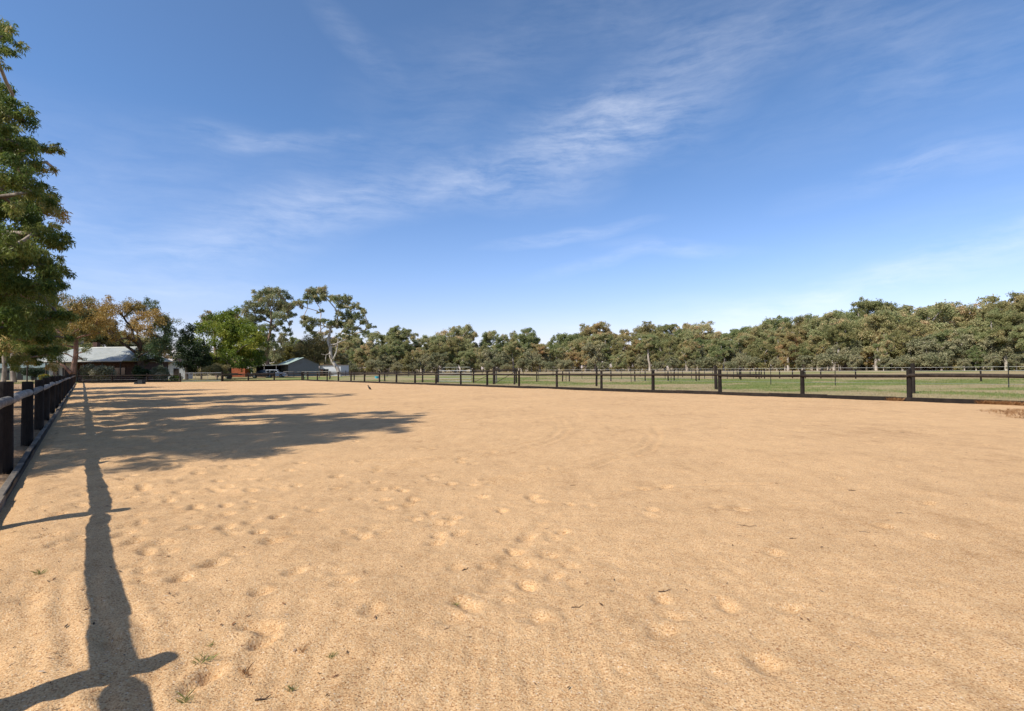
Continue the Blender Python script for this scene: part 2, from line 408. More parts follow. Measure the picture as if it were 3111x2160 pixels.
def sand_z(u, v):
    i = min(max(np.searchsorted(us, u), 0), nu - 1); j = min(max(np.searchsorted(Vv[i], v), 0), nv - 1); return float(Z[i, j])

# ------------------------------------------------------------------ the ground, one sheet to the horizon
def gaxis(marks, lim):
    out = set()
    a, b = marks
    for x in np.arange(a, b + .01, .45): out.add(round(float(x), 3))
    x = b; s = .45
    while x < lim: s = min(s * 1.06, 60); x += s; out.add(round(x, 3))
    x = a; s = .45
    while x > -lim: s = min(s * 1.06, 60); x -= s; out.add(round(x, 3))
    return out
gu = sorted(gaxis((-8, 46), 2600) | {-.86, -.80, -.70, 24.1, 24.2, 24.3}); gv = sorted(gaxis((-4, 106), 2600))
GU, GVv = np.meshgrid(np.array(gu), np.array(gv), indexing='ij')
inside = np.minimum(np.minimum(GU - (UL - .1), (UR + .1) - GU), v_far(GU) - GVv)
R_ = np.hypot(GU, GVv)
def ground_h(u, v):
    return .03 * fbm(u / 2.2, v / 2.2, 3, 61) + .02
GZ = ground_h(GU, GVv) + np.where((GU > 24), .06, 0) * np.clip((GU - 24) / 1.0, 0, 1)
GZ = np.where(inside > 0, -.12 * np.clip(inside / .5, 0, 1) - .0 + .0, GZ)
GP = np.empty(GU.shape + (3,), np.float32)
GP[..., 0] = EU.x * GU + EV.x * GVv; GP[..., 1] = EU.y * GU + EV.y * GVv; GP[..., 2] = GZ
a_, b_ = GU.shape; idx = np.arange(a_ * b_).reshape(a_, b_)
GF = np.stack([idx[:-1, :-1], idx[1:, :-1], idx[1:, 1:], idx[:-1, 1:]], -1).reshape(-1, 4)
# how green, how bare each spot is
X_, Y_ = GP[..., 0], GP[..., 1]
def green_amount(u, v, X, Y):
    pad = (.25 + .75 * np.clip((u - 27.0) / 3.0, 0, 1)) * np.clip((u - 24.2) / .5, 0, 1) * np.clip((np.clip(92 - (X + 5), 52, 112) - Y) / 10, 0, 1)
    strip = np.clip((v - v_far(u)) / 2, 0, 1) * np.clip((140 - Y) / 15, 0, 1) * np.clip((u + 12) / 8, 0, 1)
    n = fbm(X / 9.0, Y / 7.0, 3, 71) + .6 * fbm(X / 2.1, Y / 1.6, 3, 77)
    stripe = np.sin(u / 3.3 + .8 * fbm(u / 8, v / 15, 2, 81))
    g = pad * np.clip(.56 + 1.5 * n + .15 * stripe, 0, 1) + strip * (1 - pad) * np.clip(.5 + .8 * n, 0, 1)
    return np.clip(g, 0, 1)
def bare_amount(u, v, X, Y):
    left = np.clip((-.7 - u) / .1, 0, 1) * np.clip((v_far(u) + 4 - v) / 3, 0, 1)
    drive = np.exp(-((Y - 118 - .0 * X) / 6) ** 2) * np.clip((-18 - X) / 6, 0, 1)
    far = np.clip((Y - 95) / 40, 0, 1) * np.clip((X - 5) / 10, 0, 1) * .3
    return np.clip(left + drive * .9 + far, 0, 1)
me = mesh_np("ground", GP.reshape(-1, 3), GF, None, True)
for nm, arr in (("green", green_amount(GU, GVv, X_, Y_)), ("bare", bare_amount(GU, GVv, X_, Y_))):
    at_ = me.attributes.new(nm, 'FLOAT', 'POINT'); at_.data.foreach_set('value', arr.astype(np.float32).ravel())
m, t = new_mat("ground")
tc = t.n('ShaderNodeTexCoord'); v = tc.outputs['Object']
gr = t.n('ShaderNodeAttribute', attribute_name='green').outputs['Fac']; br = t.n('ShaderNodeAttribute', attribute_name='bare').outputs['Fac']
n1 = t.noise(v, .9, 5, .65); n2 = t.noise(v, 6.0, 5, .65); n3 = t.noise(v, 38, 3, .7); n0 = t.noise(v, .11, 4, .6)
f = t.m('ADD', t.m('MULTIPLY', n2, .5), t.m('MULTIPLY', n3, .5))
dry = t.ramp(f, [(.34, (.19, .15, .070)), (.5, (.31, .245, .120)), (.66, (.45, .36, .195))])
dry = t.mix(t.ramp(n0, [(.40, 0.0), (.62, .55)]), dry, (.33, .22, .13))
grn = t.ramp(f, [(.33, (.092, .120, .026)), (.5, (.160, .185, .050)), (.66, (.27, .265, .095))])
brn = t.ramp(f, [(.32, (.16, .085, .045)), (.5, (.33, .205, .115)), (.66, (.50, .36, .22))])
g2 = t.m('ADD', gr, t.m('MULTIPLY', t.m('SUBTRACT', n1, .5), 1.3)); g2 = t.m('ADD', g2, t.m('MULTIPLY', t.m('SUBTRACT', n2, .5), .8))
col = t.mix(t.ramp(g2, [(.30, 0.0), (.70, 1.0)]), dry, grn)
col = t.mix(br, col, brn)
finish(t, col, .95, t.m('ADD', n2, t.m('MULTIPLY', n3, .6)), .8, .04, spec=.1)
me.materials.append(m); M_ground = m
ground = bpy.data.objects.new("ground", me); link(ground); tag(ground, "dry grass and green paddock ground running out to the trees", None, None, 'structure')

# concrete apron of the big shed and the gravel drive in front of it

# ------------------------------------------------------------------ fences
rp = random.Random(21)
def post(parent, p, h, r, mat, name='post', n=10, lean=.012, sink=.15, ph=None):
    b = Mb(); p = Vector(p)
    lx, ly = rp.uniform(-lean, lean) * h, rp.uniform(-lean, lean) * h
    pts = []; rs = []
    for z, k in ((-sink, 1.02), (.25 * h, 1.03), (.6 * h, .98), (h * .985, .97), (h, .90)):
        pts.append(p + Vector((lx * max(z, 0) / h, ly * max(z, 0) / h, z))); rs.append(r * k)
    b.tube(pts, rs, n); return b.build(name, mat, parent, smooth=False)
def log_rail(parent, p, q, r, mat, n=9, sag=.02, name='rail', taper=True):
    p = Vector(p); q = Vector(q); b = Mb(); pts = []; rs = []
    L = (q - p).length
    prof = [(0, .35), (.012, .75), (.035, 1.0), (.25, 1.05), (.5, 1.0), (.75, .97), (.965, .95), (.988, .7), (1, .3)] if taper else [(0, 1), (.3, 1), (.7, 1), (1, 1)]
    w1, w2 = rp.uniform(-sag, sag), rp.uniform(-sag, sag)
    sd = (q - p).cross(Vector((0, 0, 1))).normalized()
    for t_, k in prof:
        pts.append(p.lerp(q, t_) + Vector((0, 0, w1 * math.sin(math.pi * t_))) + sd * (w2 * math.sin(2 * math.pi * t_)))
        rs.append(r * k * (1 if not taper else rp.uniform(.96, 1.04)))
    b.tube(pts, rs, n); return b.build(name, mat, parent, smooth=True)
def board(parent, p, q, wd, z0, z1, mat, name='edging_board'):
    p = Vector(p); q = Vector(q)
    a = Vector((p.x, p.y, (z0 + z1) / 2 + rp.uniform(-.006, .006))); c = Vector((q.x, q.y, (z0 + z1) / 2 + rp.uniform(-.006, .006)))
    b = Mb(); b.beam(a, c, wd, z1 - z0); return b.build(name, mat, parent, bevel=.006)

# left long fence
lf = empty("arena_fence", UV(-.82, 4, 0), "grey log rail fence on dark round posts running away along the arena's near left edge", "fence", "fences round the sand arena")
posts_v = []
ZP = [1.83 + 2.755 * k for k in range(-2, 26)]
for k_, zz in enumerate(ZP):
    # depth zz on the line u = -.82
    v_ = (zz + .82 * EU.y) / EV.y
    if v_ > v_far(-.82) - .6: break
    posts_v.append(v_)
posts_v.append(v_far(-.82))
for i, v_ in enumerate(posts_v):
    zz = 1.27 + rp.uniform(-.03, .03)
    post(lf, UV(-.825 + rp.uniform(-.015, .015), v_, 0), zz, .090 * rp.uniform(.92, 1.08), M_post, n=14)
for i in range(len(posts_v) - 1):
    dz = rp.uniform(-.012, .012)
    log_rail(lf, UV(-.785, posts_v[i] - .02, 1.03 + dz), UV(-.785, posts_v[i + 1] - .06, 1.03 + rp.uniform(-.012, .012)), .066, M_rail, n=12)
v_ = -3.0; i = 0
while v_ < v_far(-.66) - 2:
    L = rp.choice([2.4, 2.7, 3.0])
    off = rp.uniform(-.012, .012); 
    board(lf, UV(-.675 + off, v_ + .005), UV(-.675 + off + rp.uniform(-.012, .012), min(v_ + L - .005, v_far(-.66) - .1)), .07, -.1, .115 + rp.uniform(-.012, .012), M_edge_grey)
    v_ += L; i += 1
bl = Mb()
nn = 240
for j in range(nn - 1):      # ragged shadow inside the boards, put in as a black strip
    va = -3 + j * (v_far(-.6) + 2.5) / nn; vb = -3 + (j + 1) * (v_far(-.6) + 2.5) / nn
    za = .095 + .012 * math.sin(j * 1.7) + rp.uniform(-.008, .008)
    bl.add([UV(-.632, va, -.02), UV(-.632, vb, -.02), UV(-.628, vb, za), UV(-.628, va, za)], [(0, 1, 2, 3)])
M_rubber_shadow = simple("black_rubber_and_shadow", (.012, .012, .013), .6, .2, 8)  # tyre and tread rubber; also colours the painted kerb shadow
bl.build("shadow_strip", M_rubber_shadow, lf)

# right long fence
rf = empty("arena_fence", UV(24.1, 30, 0), "dark stained rail fence with low sleeper kerb between the arena and the green paddock", "fence", "fences round the sand arena")
XR = [907, 935, 963.5, 994, 1028, 1066, 1107.5, 1153, 1204.5, 1260, 1324, 1399, 1480, 1576, 1690.5, 1826, 1983, 2185.6, 2436, 2760]
UP = 24.16
pr = []
for x in XR:
    zz = UP / (EU.x * (x - 1555.5) / FX + EU.y); pr.append(((zz - UP * EU.y) / EV.y))
pr.append(pr[-1] - (pr[-2] - pr[-1])); pr.append(pr[-1] - 3.6); pr.append(pr[-1] - 3.6)
pr[0] = min(pr[0], v_far(24.1) - .02)
for v_ in pr:
    post(rf, UV(UP + rp.uniform(-.02, .02), v_, 0), 1.24 + rp.uniform(-.04, .04), .083 * rp.uniform(.9, 1.1), M_post if rp.random() < .85 else M_dark_rail, n=10)
for a, b in zip(pr[:-1], pr[1:]):
    log_rail(rf, UV(UP - .10, a + .03, .985 + rp.uniform(-.02, .02)), UV(UP - .10, b - .03, .985 + rp.uniform(-.02, .02)), .066, M_dark_rail, n=9, sag=.03)
v_ = pr[-1]
while v_ < v_far(24.0) - .3:
    L = rp.choice([2.4, 3.0]); off = rp.uniform(-.012, .012)
    board(rf, UV(24.045 + off, v_ + .006), UV(24.045 + off + rp.uniform(-.01, .01), min(v_ + L - .006, v_far(24.0))), 0.08, -.1, .18 + rp.uniform(-.012, .012), M_board)
    v_ += L

# far short fence with its metal gate
ff = empty("arena_fence", (FL + FR) / 2, "dark post and rail fence closing the far end of the arena before house and shed", "fence", "fences round the sand arena")
def onfar(px):      # spot on the far fence line
    d = ray(px, 1125); A = FL; D = FR - FL
    tt = (A.x * d.y - A.y * d.x) / (d.x * D.y - d.y * D.x); return A + D * tt
XF = [340, 447, 547.5, 675.5, 754.4, 833]
fp = [FL] + [onfar(x) for x in XF] + [FR]
for i, p in enumerate(fp):
    if i in (0,): continue
    post(ff, (p.x, p.y, 0), 1.26 if i != 4 else 1.4, .10 if i != 4 else .15, M_post, n=9)
segs = [(0, 1), (1, 2), (2, 3), (4, 5), (5, 6), (6, 7)]
FD = (FR - FL).normalized(); FN = Vector((FD.y, -FD.x, 0))
for a, b in segs:
    log_rail(ff, fp[a] + FN * .11 + Vector((0, 0, 1.0)), fp[b] + FN * .11 + Vector((0, 0, 1.0)), .06, M_dark_rail, n=8)
    board(ff, fp[a] + FN * .05, fp[b] + FN * .05, .06, -.1, .17, M_board)
mb = Mb()
for a, b in segs[:3]:
    for z in (.45, .72): mb.tube([fp[a] + Vector((0, 0, z)), fp[b] + Vector((0, 0, z))], .006, 4)
mb.build("wire", M_wire, ff)
g0, g1 = fp[3].lerp(fp[4], .04), fp[3].lerp(fp[4], .965)
gt = empty("farm_gate", g0, "galvanised tube farm gate closing the gap in the arena's far fence", "gate")
zt, zb = 1.24, .14
b = Mb(); b.tube([g0 + Vector((0, 0, zb)), g0 + Vector((0, 0, zt - .14)), g0.lerp(g1, .012) + Vector((0, 0, zt - .04)), g0.lerp(g1, .035) + Vector((0, 0, zt)), g1 + Vector((0, 0, zt)), g1 + Vector((0, 0, zb)), g0 + Vector((0, 0, zb))], .028, 8)
b.build("gate_frame", M_galv, gt)
for k_ in (.345, .66): 
    q = g0.lerp(g1, k_); Mb().tube([q + Vector((0, 0, zb)), q + Vector((0, 0, zt))], .020, 6).build("upright", M_galv, gt)
b = Mb()
for z in np.linspace(zb + .12, zt - .12, 7): b.tube([g0 + Vector((0, 0, z)), g1 + Vector((0, 0, z))], .0045, 4)
for k_ in np.linspace(.02, .98, 34): 
    q = g0.lerp(g1, float(k_)); b.tube([q + Vector((0, 0, zb)), q + Vector((0, 0, zt))], .003, 4)
tag(b.build("wire_mesh", M_wire, gt), kind='stuff')

# ---------------- fences of the paddocks beyond
def gp(px, py): return G(px, py)
def pfence(name, label, pts, h, r, mat=M_post, rails=(), wires=(), tape=(), top=None, n=7, group="paddock fences beyond the arena"):
    P_ = [gp(*p) for p in pts]
    t_ = empty(name, P_[0], label, "fence", group)
    hs = h if hasattr(h, '__len__') else [h] * len(P_); rs_ = r if hasattr(r, '__len__') else [r] * len(P_)
    for p, hh, r1 in zip(P_, hs, rs_): post(t_, p, hh, r1, mat, n=n, lean=.03)
    for (i, z, rr_) in rails:
        log_rail(t_, P_[i] + Vector((0, 0, z)), P_[i + 1] + Vector((0, 0, z)), rr_, M_dark_rail, n=6, sag=.01, taper=False)
    for zl, mt, nm, rr_ in [(z, M_wire, 'wire', .006) for z in wires] + [(z, M_tape, 'electric_tape', .006) for z in tape]:
        b = Mb()
        for p, q in zip(P_[:-1], P_[1:]): b.tube([p + Vector((0, 0, zl)), (p + q) / 2 + Vector((0, 0, zl - .015)), q + Vector((0, 0, zl))], rr_, 4, caps=False)
        b.build(nm, mt, t_)
    return t_, P_
pf, PP = pfence("paddock_fence", "dark post and rail lane fence behind the crow and blue tub", [(1002, 1154.5), (1076, 1157.5), (1169, 1160.6), (1283.7, 1164.5), (1330, 1165.0)], [1.2, 1.2, 1.25, 1.25, 1.45], [.075, .08, .08, .08, .10], rails=[(0, 1.08, .06), (1, 1.08, .06), (2, 1.1, .06), (3, 1.1, .07)], wires=(.4, .7))
pf2, PP2 = pfence("paddock_fence", "dark braced strainer fence beside the open paddock gate", [(1438.8, 1166), (1501, 1170), (1563, 1171)], [1.45, 1.6, 1.45], [.075, .11, .08], rails=[(0, 1.22, .07), (1, 1.28, .08)], wires=(.4,))
for i, j in ((0, 1), (1, 2)):
    a = PP2[i] + Vector((0, 0, .12)); c = PP2[j] + Vector((0, 0, 1.1)); Mb().tube([a, a.lerp(c, .97)], .022, 6).build("brace", M_dark_rail, pf2)
a = gp(1508, 1166); post(pf2, a, 1.3, .07, M_grey, n=8); a = gp(1569, 1166); post(pf2, a, 1.25, .06, M_post, n=8)
# metal gate between them
g0 = gp(1334, 1165.5); g1 = gp(1433, 1166)
gt2 = empty("farm_gate", g0, "pale metal paddock gate behind the rail, below the white-roofed shelter", "gate")
b = Mb(); b.tube([g0 + Vector((0, 0, .25)), g0 + Vector((0, 0, 1.27)), g1 + Vector((0, 0, 1.27)), g1 + Vector((0, 0, .25)), g0 + Vector((0, 0, .25))], .025, 6); b.build("gate_frame", M_galv, gt2)
for z in (.5, .75, 1.0): Mb().tube([g0 + Vector((0, 0, z)), g1 + Vector((0, 0, z))], .015, 5).build("gate_bar", M_galv, gt2)
# wire fence with big strainers, then pickets, parallel to the arena
M_star = simple("black_steel_picket", (.02, .02, .018), .6, .2, 10, bstr=0)
s1, S1 = pfence("paddock_fence", "tall dark strainer posts just beyond the arena's right fence, strung with wire", [(1812, 1177), (2176, 1187), (2775, 1200), (3900, 1226)], [1.42, 1.46, 1.46, 1.46], [.075, .09, .085, .09], wires=(.55,), tape=())
s2, S2 = pfence("electric_fence", "thin black steel pickets carrying white electric tape across the near paddock", [(1637, 1160), (1720, 1161), (1918, 1164), (2039, 1166), (2342, 1172.5), (2538, 1175), (3065, 1182), (3700, 1193)], 1.36, .026, M_star, tape=(1.02, 1.24), n=5)
s3, S3 = pfence("paddock_fence", "first row of short dark paddock posts behind the steel pickets", [(1631, 1162.4), (1709, 1161.5), (1856, 1161), (1960, 1160), (2048, 1159), (2124, 1158.4), (2247, 1153), (2297, 1151)], 1.08, .06, wires=(.3, .7, 1.0))
s4, S4 = pfence("paddock_fence", "second row of short dark paddock posts, far middle of the field", [(1730, 1161), (1929, 1161.6), (2030, 1160.6), (2115, 1160.5), (2251, 1157.5), (2306, 1153.5)], 1.08, .06, wires=(.4, .95))
s5, S5 = pfence("paddock_fence", "third row of thin wire fence posts in the far middle of the field", [(1692, 1150), (1768, 1152), (1888, 1153), (2021, 1154.5), (2060, 1155), (2101, 1154.5), (2141, 1154), (2166, 1154), (2210, 1153.5), (2229, 1153)], 1.05, .035, M_star, wires=(.5, 1.0), n=5)
s6, S6 = pfence("paddock_fence", "low rail fence with paired rails at the far edge of the paddock", [(2240, 1147.5), (2279, 1148.5), (2313, 1150.5), (2369, 1151.5), (2408, 1151), (2447, 1152), (2494, 1152.4), (2600, 1153.5), (2760, 1156), (2981, 1161.5), (3300, 1168)], 1.02, .06, rails=[(3, .42, .035), (4, .42, .035), (1, .5, .035), (0, .5, .035)], wires=(.9,))
s7, S7 = pfence("paddock_fence", "distant thin post fence along the foot of the tree belt", [(1180, 1139), (1262, 1140), (1320, 1141), (1388, 1141.5), (1465, 1142), (1590, 1143), (1680, 1144), (1855, 1145), (1945, 1146), (2074, 1148), (2188, 1150), (2323, 1153)], 1.1, .05, rails=[(5, .95, .04), (6, .95, .04)], wires=(.5, .95), n=5)
s8, S8 = pfence("paddock_fence", "black rail yard fence of close posts behind the crow, right of the shed", [(1000, 1143), (1050, 1143.5), (1110, 1144), (1176, 1145), (1240, 1145.5)], 1.35, .07, rails=[(i, z, .045) for i in range(4) for z in (1.2, .8, .4)], n=6)

# ------------------------------------------------------------------ foliage
def leaf_mat(name, stops, trans=.28, rough=.55, spec=.35, objvar=.25, bronze=None, bz=0.0):
    m, t = new_mat(name)
    at = t.n('ShaderNodeAttribute', attribute_name='tone').outputs['Fac']
    oi = t.n('ShaderNodeObjectInfo')
    f = t.m('ADD', at, t.m('MULTIPLY', t.m('SUBTRACT', oi.outputs['Random'], .5), objvar))
    col = t.ramp(f, stops)
    if bronze:
        r2 = t.m('FRACT', t.m('MULTIPLY', oi.outputs['Random'], 7.31))
        k = t.m('MULTIPLY', t.ramp(r2, [(.35, 0.0), (1.0, 1.0)]), bz)
        col = t.mix(k, col, t.mix(1.0, t.mix(.45, col, (.30, .27, .22)), bronze, 'MULTIPLY'))
    finish(t, col, rough, None, spec=spec, trans=trans)
    return m
L_near = leaf_mat("gum_leaves_near", [(.1, (0.063, 0.107, 0.019)), (.4, (0.150, 0.204, 0.038)), (.65, (0.265, 0.290, 0.071)), (.85, (0.425, 0.375, 0.133)), (1, (0.532, 0.365, 0.140))], .40, .5, .28, 0.0)
L_far = leaf_mat("gum_leaves_far", [(.1, (0.186, 0.224, 0.082)), (.4, (0.310, 0.326, 0.134)), (.65, (0.434, 0.409, 0.192)), (.9, (0.585, 0.459, 0.240)), (1, (0.646, 0.446, 0.240))], .40, .6, .25, .5, (1.15, .82, .55), .55)
L_grey = leaf_mat("grey_gum_leaves", [(.1, (0.156, 0.166, 0.080)), (.5, (0.276, 0.261, 0.134)), (.9, (0.397, 0.339, 0.187))], .25, .6, .25, .3)
L_hero = leaf_mat("tall_gum_leaves", [(.1, (0.105, 0.134, 0.056)), (.45, (0.225, 0.247, 0.101)), (.75, (0.381, 0.325, 0.155)), (1, (0.501, 0.375, 0.210))], .25, .5, .35, 0)
L_bronze = leaf_mat("bronze_gum_leaves", [(.05, (0.063, 0.100, 0.036)), (.35, (0.125, 0.151, 0.043)), (.60, (0.327, 0.222, 0.051)), (1, (0.453, 0.286, 0.079))], .25, .5, .35, 0)
L_green = leaf_mat("bright_green_leaves", [(.1, (0.044, 0.074, 0.009)), (.45, (0.122, 0.172, 0.016)), (.75, (0.236, 0.277, 0.031)), (1, (0.385, 0.344, 0.053))], .35, .5, .35, .1)
L_dark = leaf_mat("dark_green_leaves", [(.1, (.012, .026, .008)), (.5, (.028, .048, .014)), (1, (.062, .085, .025))], .15, .5, .3, .15)
L_brown = leaf_mat("olive_brown_leaves", [(.1, (0.131, 0.131, 0.050)), (.5, (0.282, 0.232, 0.091)), (1, (0.454, 0.343, 0.151))], .25, .6, .25, .2)
L_silver = leaf_mat("silver_shrub_leaves", [(.1, (.09, .11, .06)), (.5, (.20, .205, .125)), (1, (.36, .32, .22))], .2, .5, .35, .1)
L_yellow = leaf_mat("yellow_leaves", [(.1, (.22, .20, .03)), (.5, (.45, .36, .05)), (1, (.55, .42, .12))], .3, .5, .3, .1)
def bark(name, c1, c2, c3=None):
    m, t = new_mat(name)
    tc = t.n('ShaderNodeTexCoord'); v = tc.outputs['Object']
    n1 = t.noise(t.mapping(v, scale=(1, 1, .35)), 1.6, 4, .6); n2 = t.noise(t.mapping(v, scale=(1, 1, .2)), 9, 4, .6)
    f = t.m('ADD', t.m('MULTIPLY', n1, .65), t.m('MULTIPLY', n2, .35))
    col = t.ramp(f, [(.36, c1), (.5, c3 or tuple((a + b) / 2 for a, b in zip(c1, c2))), (.62, c2)])
    finish(t, col, .8, n2, .5, .03, spec=.2); return m
B_pale = bark("pale_gum_bark", (.24, .19, .15), (.55, .48, .40))
B_mott = bark("mottled_gum_bark", (.13, .10, .075), (.40, .33, .26))
B_red = bark("red_brown_bark", (.08, .045, .03), (.33, .21, .15))
B_dark = bark("dark_bark", (.03, .022, .016), (.11, .08, .055))
B_white = bark("white_gum_bark", (.20, .15, .11), (.58, .52, .45), (.42, .36, .31))

def skeleton(clumps, trunk, base_r, rg, tip_r=.02, wig=.10, seg=4, up_bias=.35, pw=.45):
    """trunk: list of points from the base up. returns verts, quads of bark"""
    nodes = [Vector(p) for p in trunk]; par = [-1] + list(range(len(trunk) - 1)); chains = [list(range(len(trunk)))]
    order = sorted(range(len(clumps)), key=lambda i: (Vector(clumps[i][:3]) - nodes[-1]).length)
    for ci in order:
        c = Vector(clumps[ci][:3]); best = None
        for i, nd in enumerate(nodes):
            if i < max(1, int(len(trunk) * .45)): continue
            dz = c.z - nd.z; dh = math.hypot(c.x - nd.x, c.y - nd.y)
            cost = (c - nd).length + (1.6 * max(0, .25 * dh - dz))
            if best is None or cost < best[0]: best = (cost, i)
        i0 = best[1]; a = nodes[i0]; L = (c - a).length
        if L < 1e-3: continue
        ch = [i0]; ctrl = a + (c - a) * .45 + Vector((0, 0, -up_bias * .0 * L + .12 * L)) + Vector((rg.normal(0, wig), rg.normal(0, wig), 0)) * L
        prev = i0
        for s in range(1, seg + 1):
            t_ = s / seg; p = a * (1 - t_) ** 2 + ctrl * 2 * t_ * (1 - t_) + c * t_ * t_
            p = p + Vector((rg.normal(0, .03), rg.normal(0, .03), rg.normal(0, .02))) * L
            nodes.append(p); par.append(prev); prev = len(nodes) - 1; ch.append(prev)
        chains.append(ch)
    cnt = [0.0] * len(nodes); kids = [0] * len(nodes)
    for p in par:
        if p >= 0: kids[p] += 1
    for i in range(len(nodes) - 1, -1, -1):
        if kids[i] == 0: cnt[i] += 1
        if par[i] >= 0: cnt[par[i]] += cnt[i]
    tot = max(cnt[0], 1); rad = [max(tip_r * .5, base_r * (c / tot) ** pw) for c in cnt]
    for i in range(len(trunk)): rad[i] = max(rad[i], 0) * (1.25 - .25 * min(1, i / 2)) 
    V = []; F = []
    for ci, ch in enumerate(chains):
        n = 9 if ci == 0 else 5; k0 = len(V); ref = None
        for j, i in enumerate(ch):
            p = nodes[i]; d = (nodes[ch[min(j + 1, len(ch) - 1)]] - nodes[ch[max(j - 1, 0)]]).normalized()
            if ref is None: ref = Vector((1, 0, 0)) if abs(d.z) > .7 else Vector((0, 0, 1))
            a = d.cross(ref).normalized(); b = a.cross(d); ref = b
            r = rad[i] if (ci == 0 or j > 0) else min(rad[i], rad[ch[1]] * 1.25)
            for q in range(n):
                th = 2 * math.pi * q / n; V.append(p + (a * math.cos(th) + b * math.sin(th)) * r)
        for j in range(len(ch) - 1):
            for q in range(n):
                a0 = k0 + j * n + q; a1 = k0 + j * n + (q + 1) % n; F.append((a0, a1, a1 + n, a0 + n))
    return np.array([tuple(v) for v in V]), np.array(F)

def leaves(clumps, n_total, ln, wd, rg, droop=.8, subs=7, sub_r=.42, flat=.92, tone_base=None, hollow=.55, tone_var=.28, fill=.18, grow=1.18):
    cl = np.array([c[:4] for c in clumps], float); K = len(cl); cl[:, 3] *= grow
    w_ = cl[:, 3] ** 2; w_ = w_ / w_.sum()
    # every clump is split into lobes
    sc_, sr_, st_ = [], [], []
    for i in range(K):
        r = cl[i, 3]; d = rg.normal(size=(subs, 3)); d /= np.linalg.norm(d, axis=1, keepdims=True) + 1e-9
        d[:, 2] = np.where(d[:, 2] < -.6, -d[:, 2] * .5, d[:, 2])
        pos = cl[i, :3] + d * r * rg.uniform(.35, .80, (subs, 1)) * np.array([1, 1, flat])
        sc_.append(pos); sr_.append(r * sub_r * rg.uniform(.65, 1.3, subs))
        base = (.45 + rg.normal(0, tone_var * .45)) if tone_base is None else tone_base[i]
        st_.append(base + rg.normal(0, tone_var * .35, subs))
    sc_ = np.concatenate(sc_); sr_ = np.concatenate(sr_); st_ = np.concatenate(st_)
    ww = sr_ ** 2; ww /= ww.sum(); pick = rg.choice(len(sc_), n_total, p=ww)
    d = rg.normal(size=(n_total, 3)); d /= np.linalg.norm(d, axis=1, keepdims=True) + 1e-9
    rad = sr_[pick] * (hollow + (1.12 - hollow) * rg.random(n_total) ** .7)
    st2 = rg.random(n_total) < fill; rad = np.where(st2, sr_[pick] * rg.uniform(.1, 1.5, n_total), rad)
    p = sc_[pick] + d * rad[:, None] * np.array([1, 1, .88])
    a = rg.normal(size=(n_total, 3)); a /= np.linalg.norm(a, axis=1, keepdims=True); a[:, 2] -= droop; a /= np.linalg.norm(a, axis=1, keepdims=True)
    q = rg.normal(size=(n_total, 3)); b = np.cross(a, q); b /= np.linalg.norm(b, axis=1, keepdims=True) + 1e-9
    s = rg.uniform(.6, 1.35, (n_total, 1)); L = ln * s; Wd = wd * s * .5
    nrm = np.cross(a, b)
    V = np.empty((n_total, 4, 3)); V[:, 0] = p; V[:, 1] = p + a * L * .45 + b * Wd + nrm * Wd * .3; V[:, 2] = p + a * L; V[:, 3] = p + a * L * .45 - b * Wd + nrm * Wd * .3
    F = np.arange(n_total * 4).reshape(-1, 4)
    tone = st_[pick] + rg.normal(0, .09, n_total)
    return V.reshape(-1, 3), F, np.repeat(tone, 4)
def crown_mesh(name, mat, *a, **k):
    V, F, T = leaves(*a, **k); me = mesh_np(name, V, F, mat)
    at_ = me.attributes.new('tone', 'FLOAT', 'POINT'); at_.data.foreach_set('value', T.astype(np.float32)); return me
def trunk_mesh(name, mat, *a, **k):
    V, F = skeleton(*a, **k); return mesh_np(name, V, F, mat, True)

def env_clumps(rg, n, H, rx, ry, zlo, zhi, r0, r1, shell=.5, top_flat=.0, lean=(0, 0)):
    """clump centres spread through an egg-shaped envelope, local coords"""
    out = []; tries = 0; cz = (zlo + zhi) / 2; hz = (zhi - zlo) / 2
    while len(out) < n and tries < 4000:
        tries += 1
        d = rg.normal(size=3); d /= np.linalg.norm(d); k = shell + (1 - shell) * rg.random()
        x, y, z = d[0] * rx * k, d[1] * ry * k, d[2] * hz * k
        wz = 1.0 if z > 0 else 1.0 + top_flat * z / hz
        z = cz + z; r = rg.uniform(r0, r1)
        q = (x * wz + lean[0] * z / H, y * wz + lean[1] * z / H, z, r)
        if all((q[0] - o[0]) ** 2 + (q[1] - o[1]) ** 2 + (q[2] - o[2]) ** 2 > (.55 * (r + o[3])) ** 2 for o in out): out.append(q)
    return out
def wig_trunk(rg, h, n=6, w=.04, lean=(0, 0)):
    pts = [(0, 0, -.3)]; x = y = 0
    for i in range(1, n + 1):
        z = h * i / n; x += rg.normal(0, w * h / n * 2) + lean[0] * h / n; y += rg.normal(0, w * h / n * 2) + lean[1] * h / n; pts.append((x, y, z))
    return pts
def place_tree(name, base, label, meshes, rot=0.0, scale=(1, 1, 1), group=None, cat='tree', tlabel=None):
    e = bpy.data.objects.new(name, None); e.empty_display_size = .5; link(e)
    e.location = base; e.rotation_euler = (0, 0, rot); e.scale = scale; tag(e, label, cat, group)
    for nm, me in meshes:
        o = bpy.data.objects.new(nm, me); link(o, e)
    return e
def gz(p): return 0.0

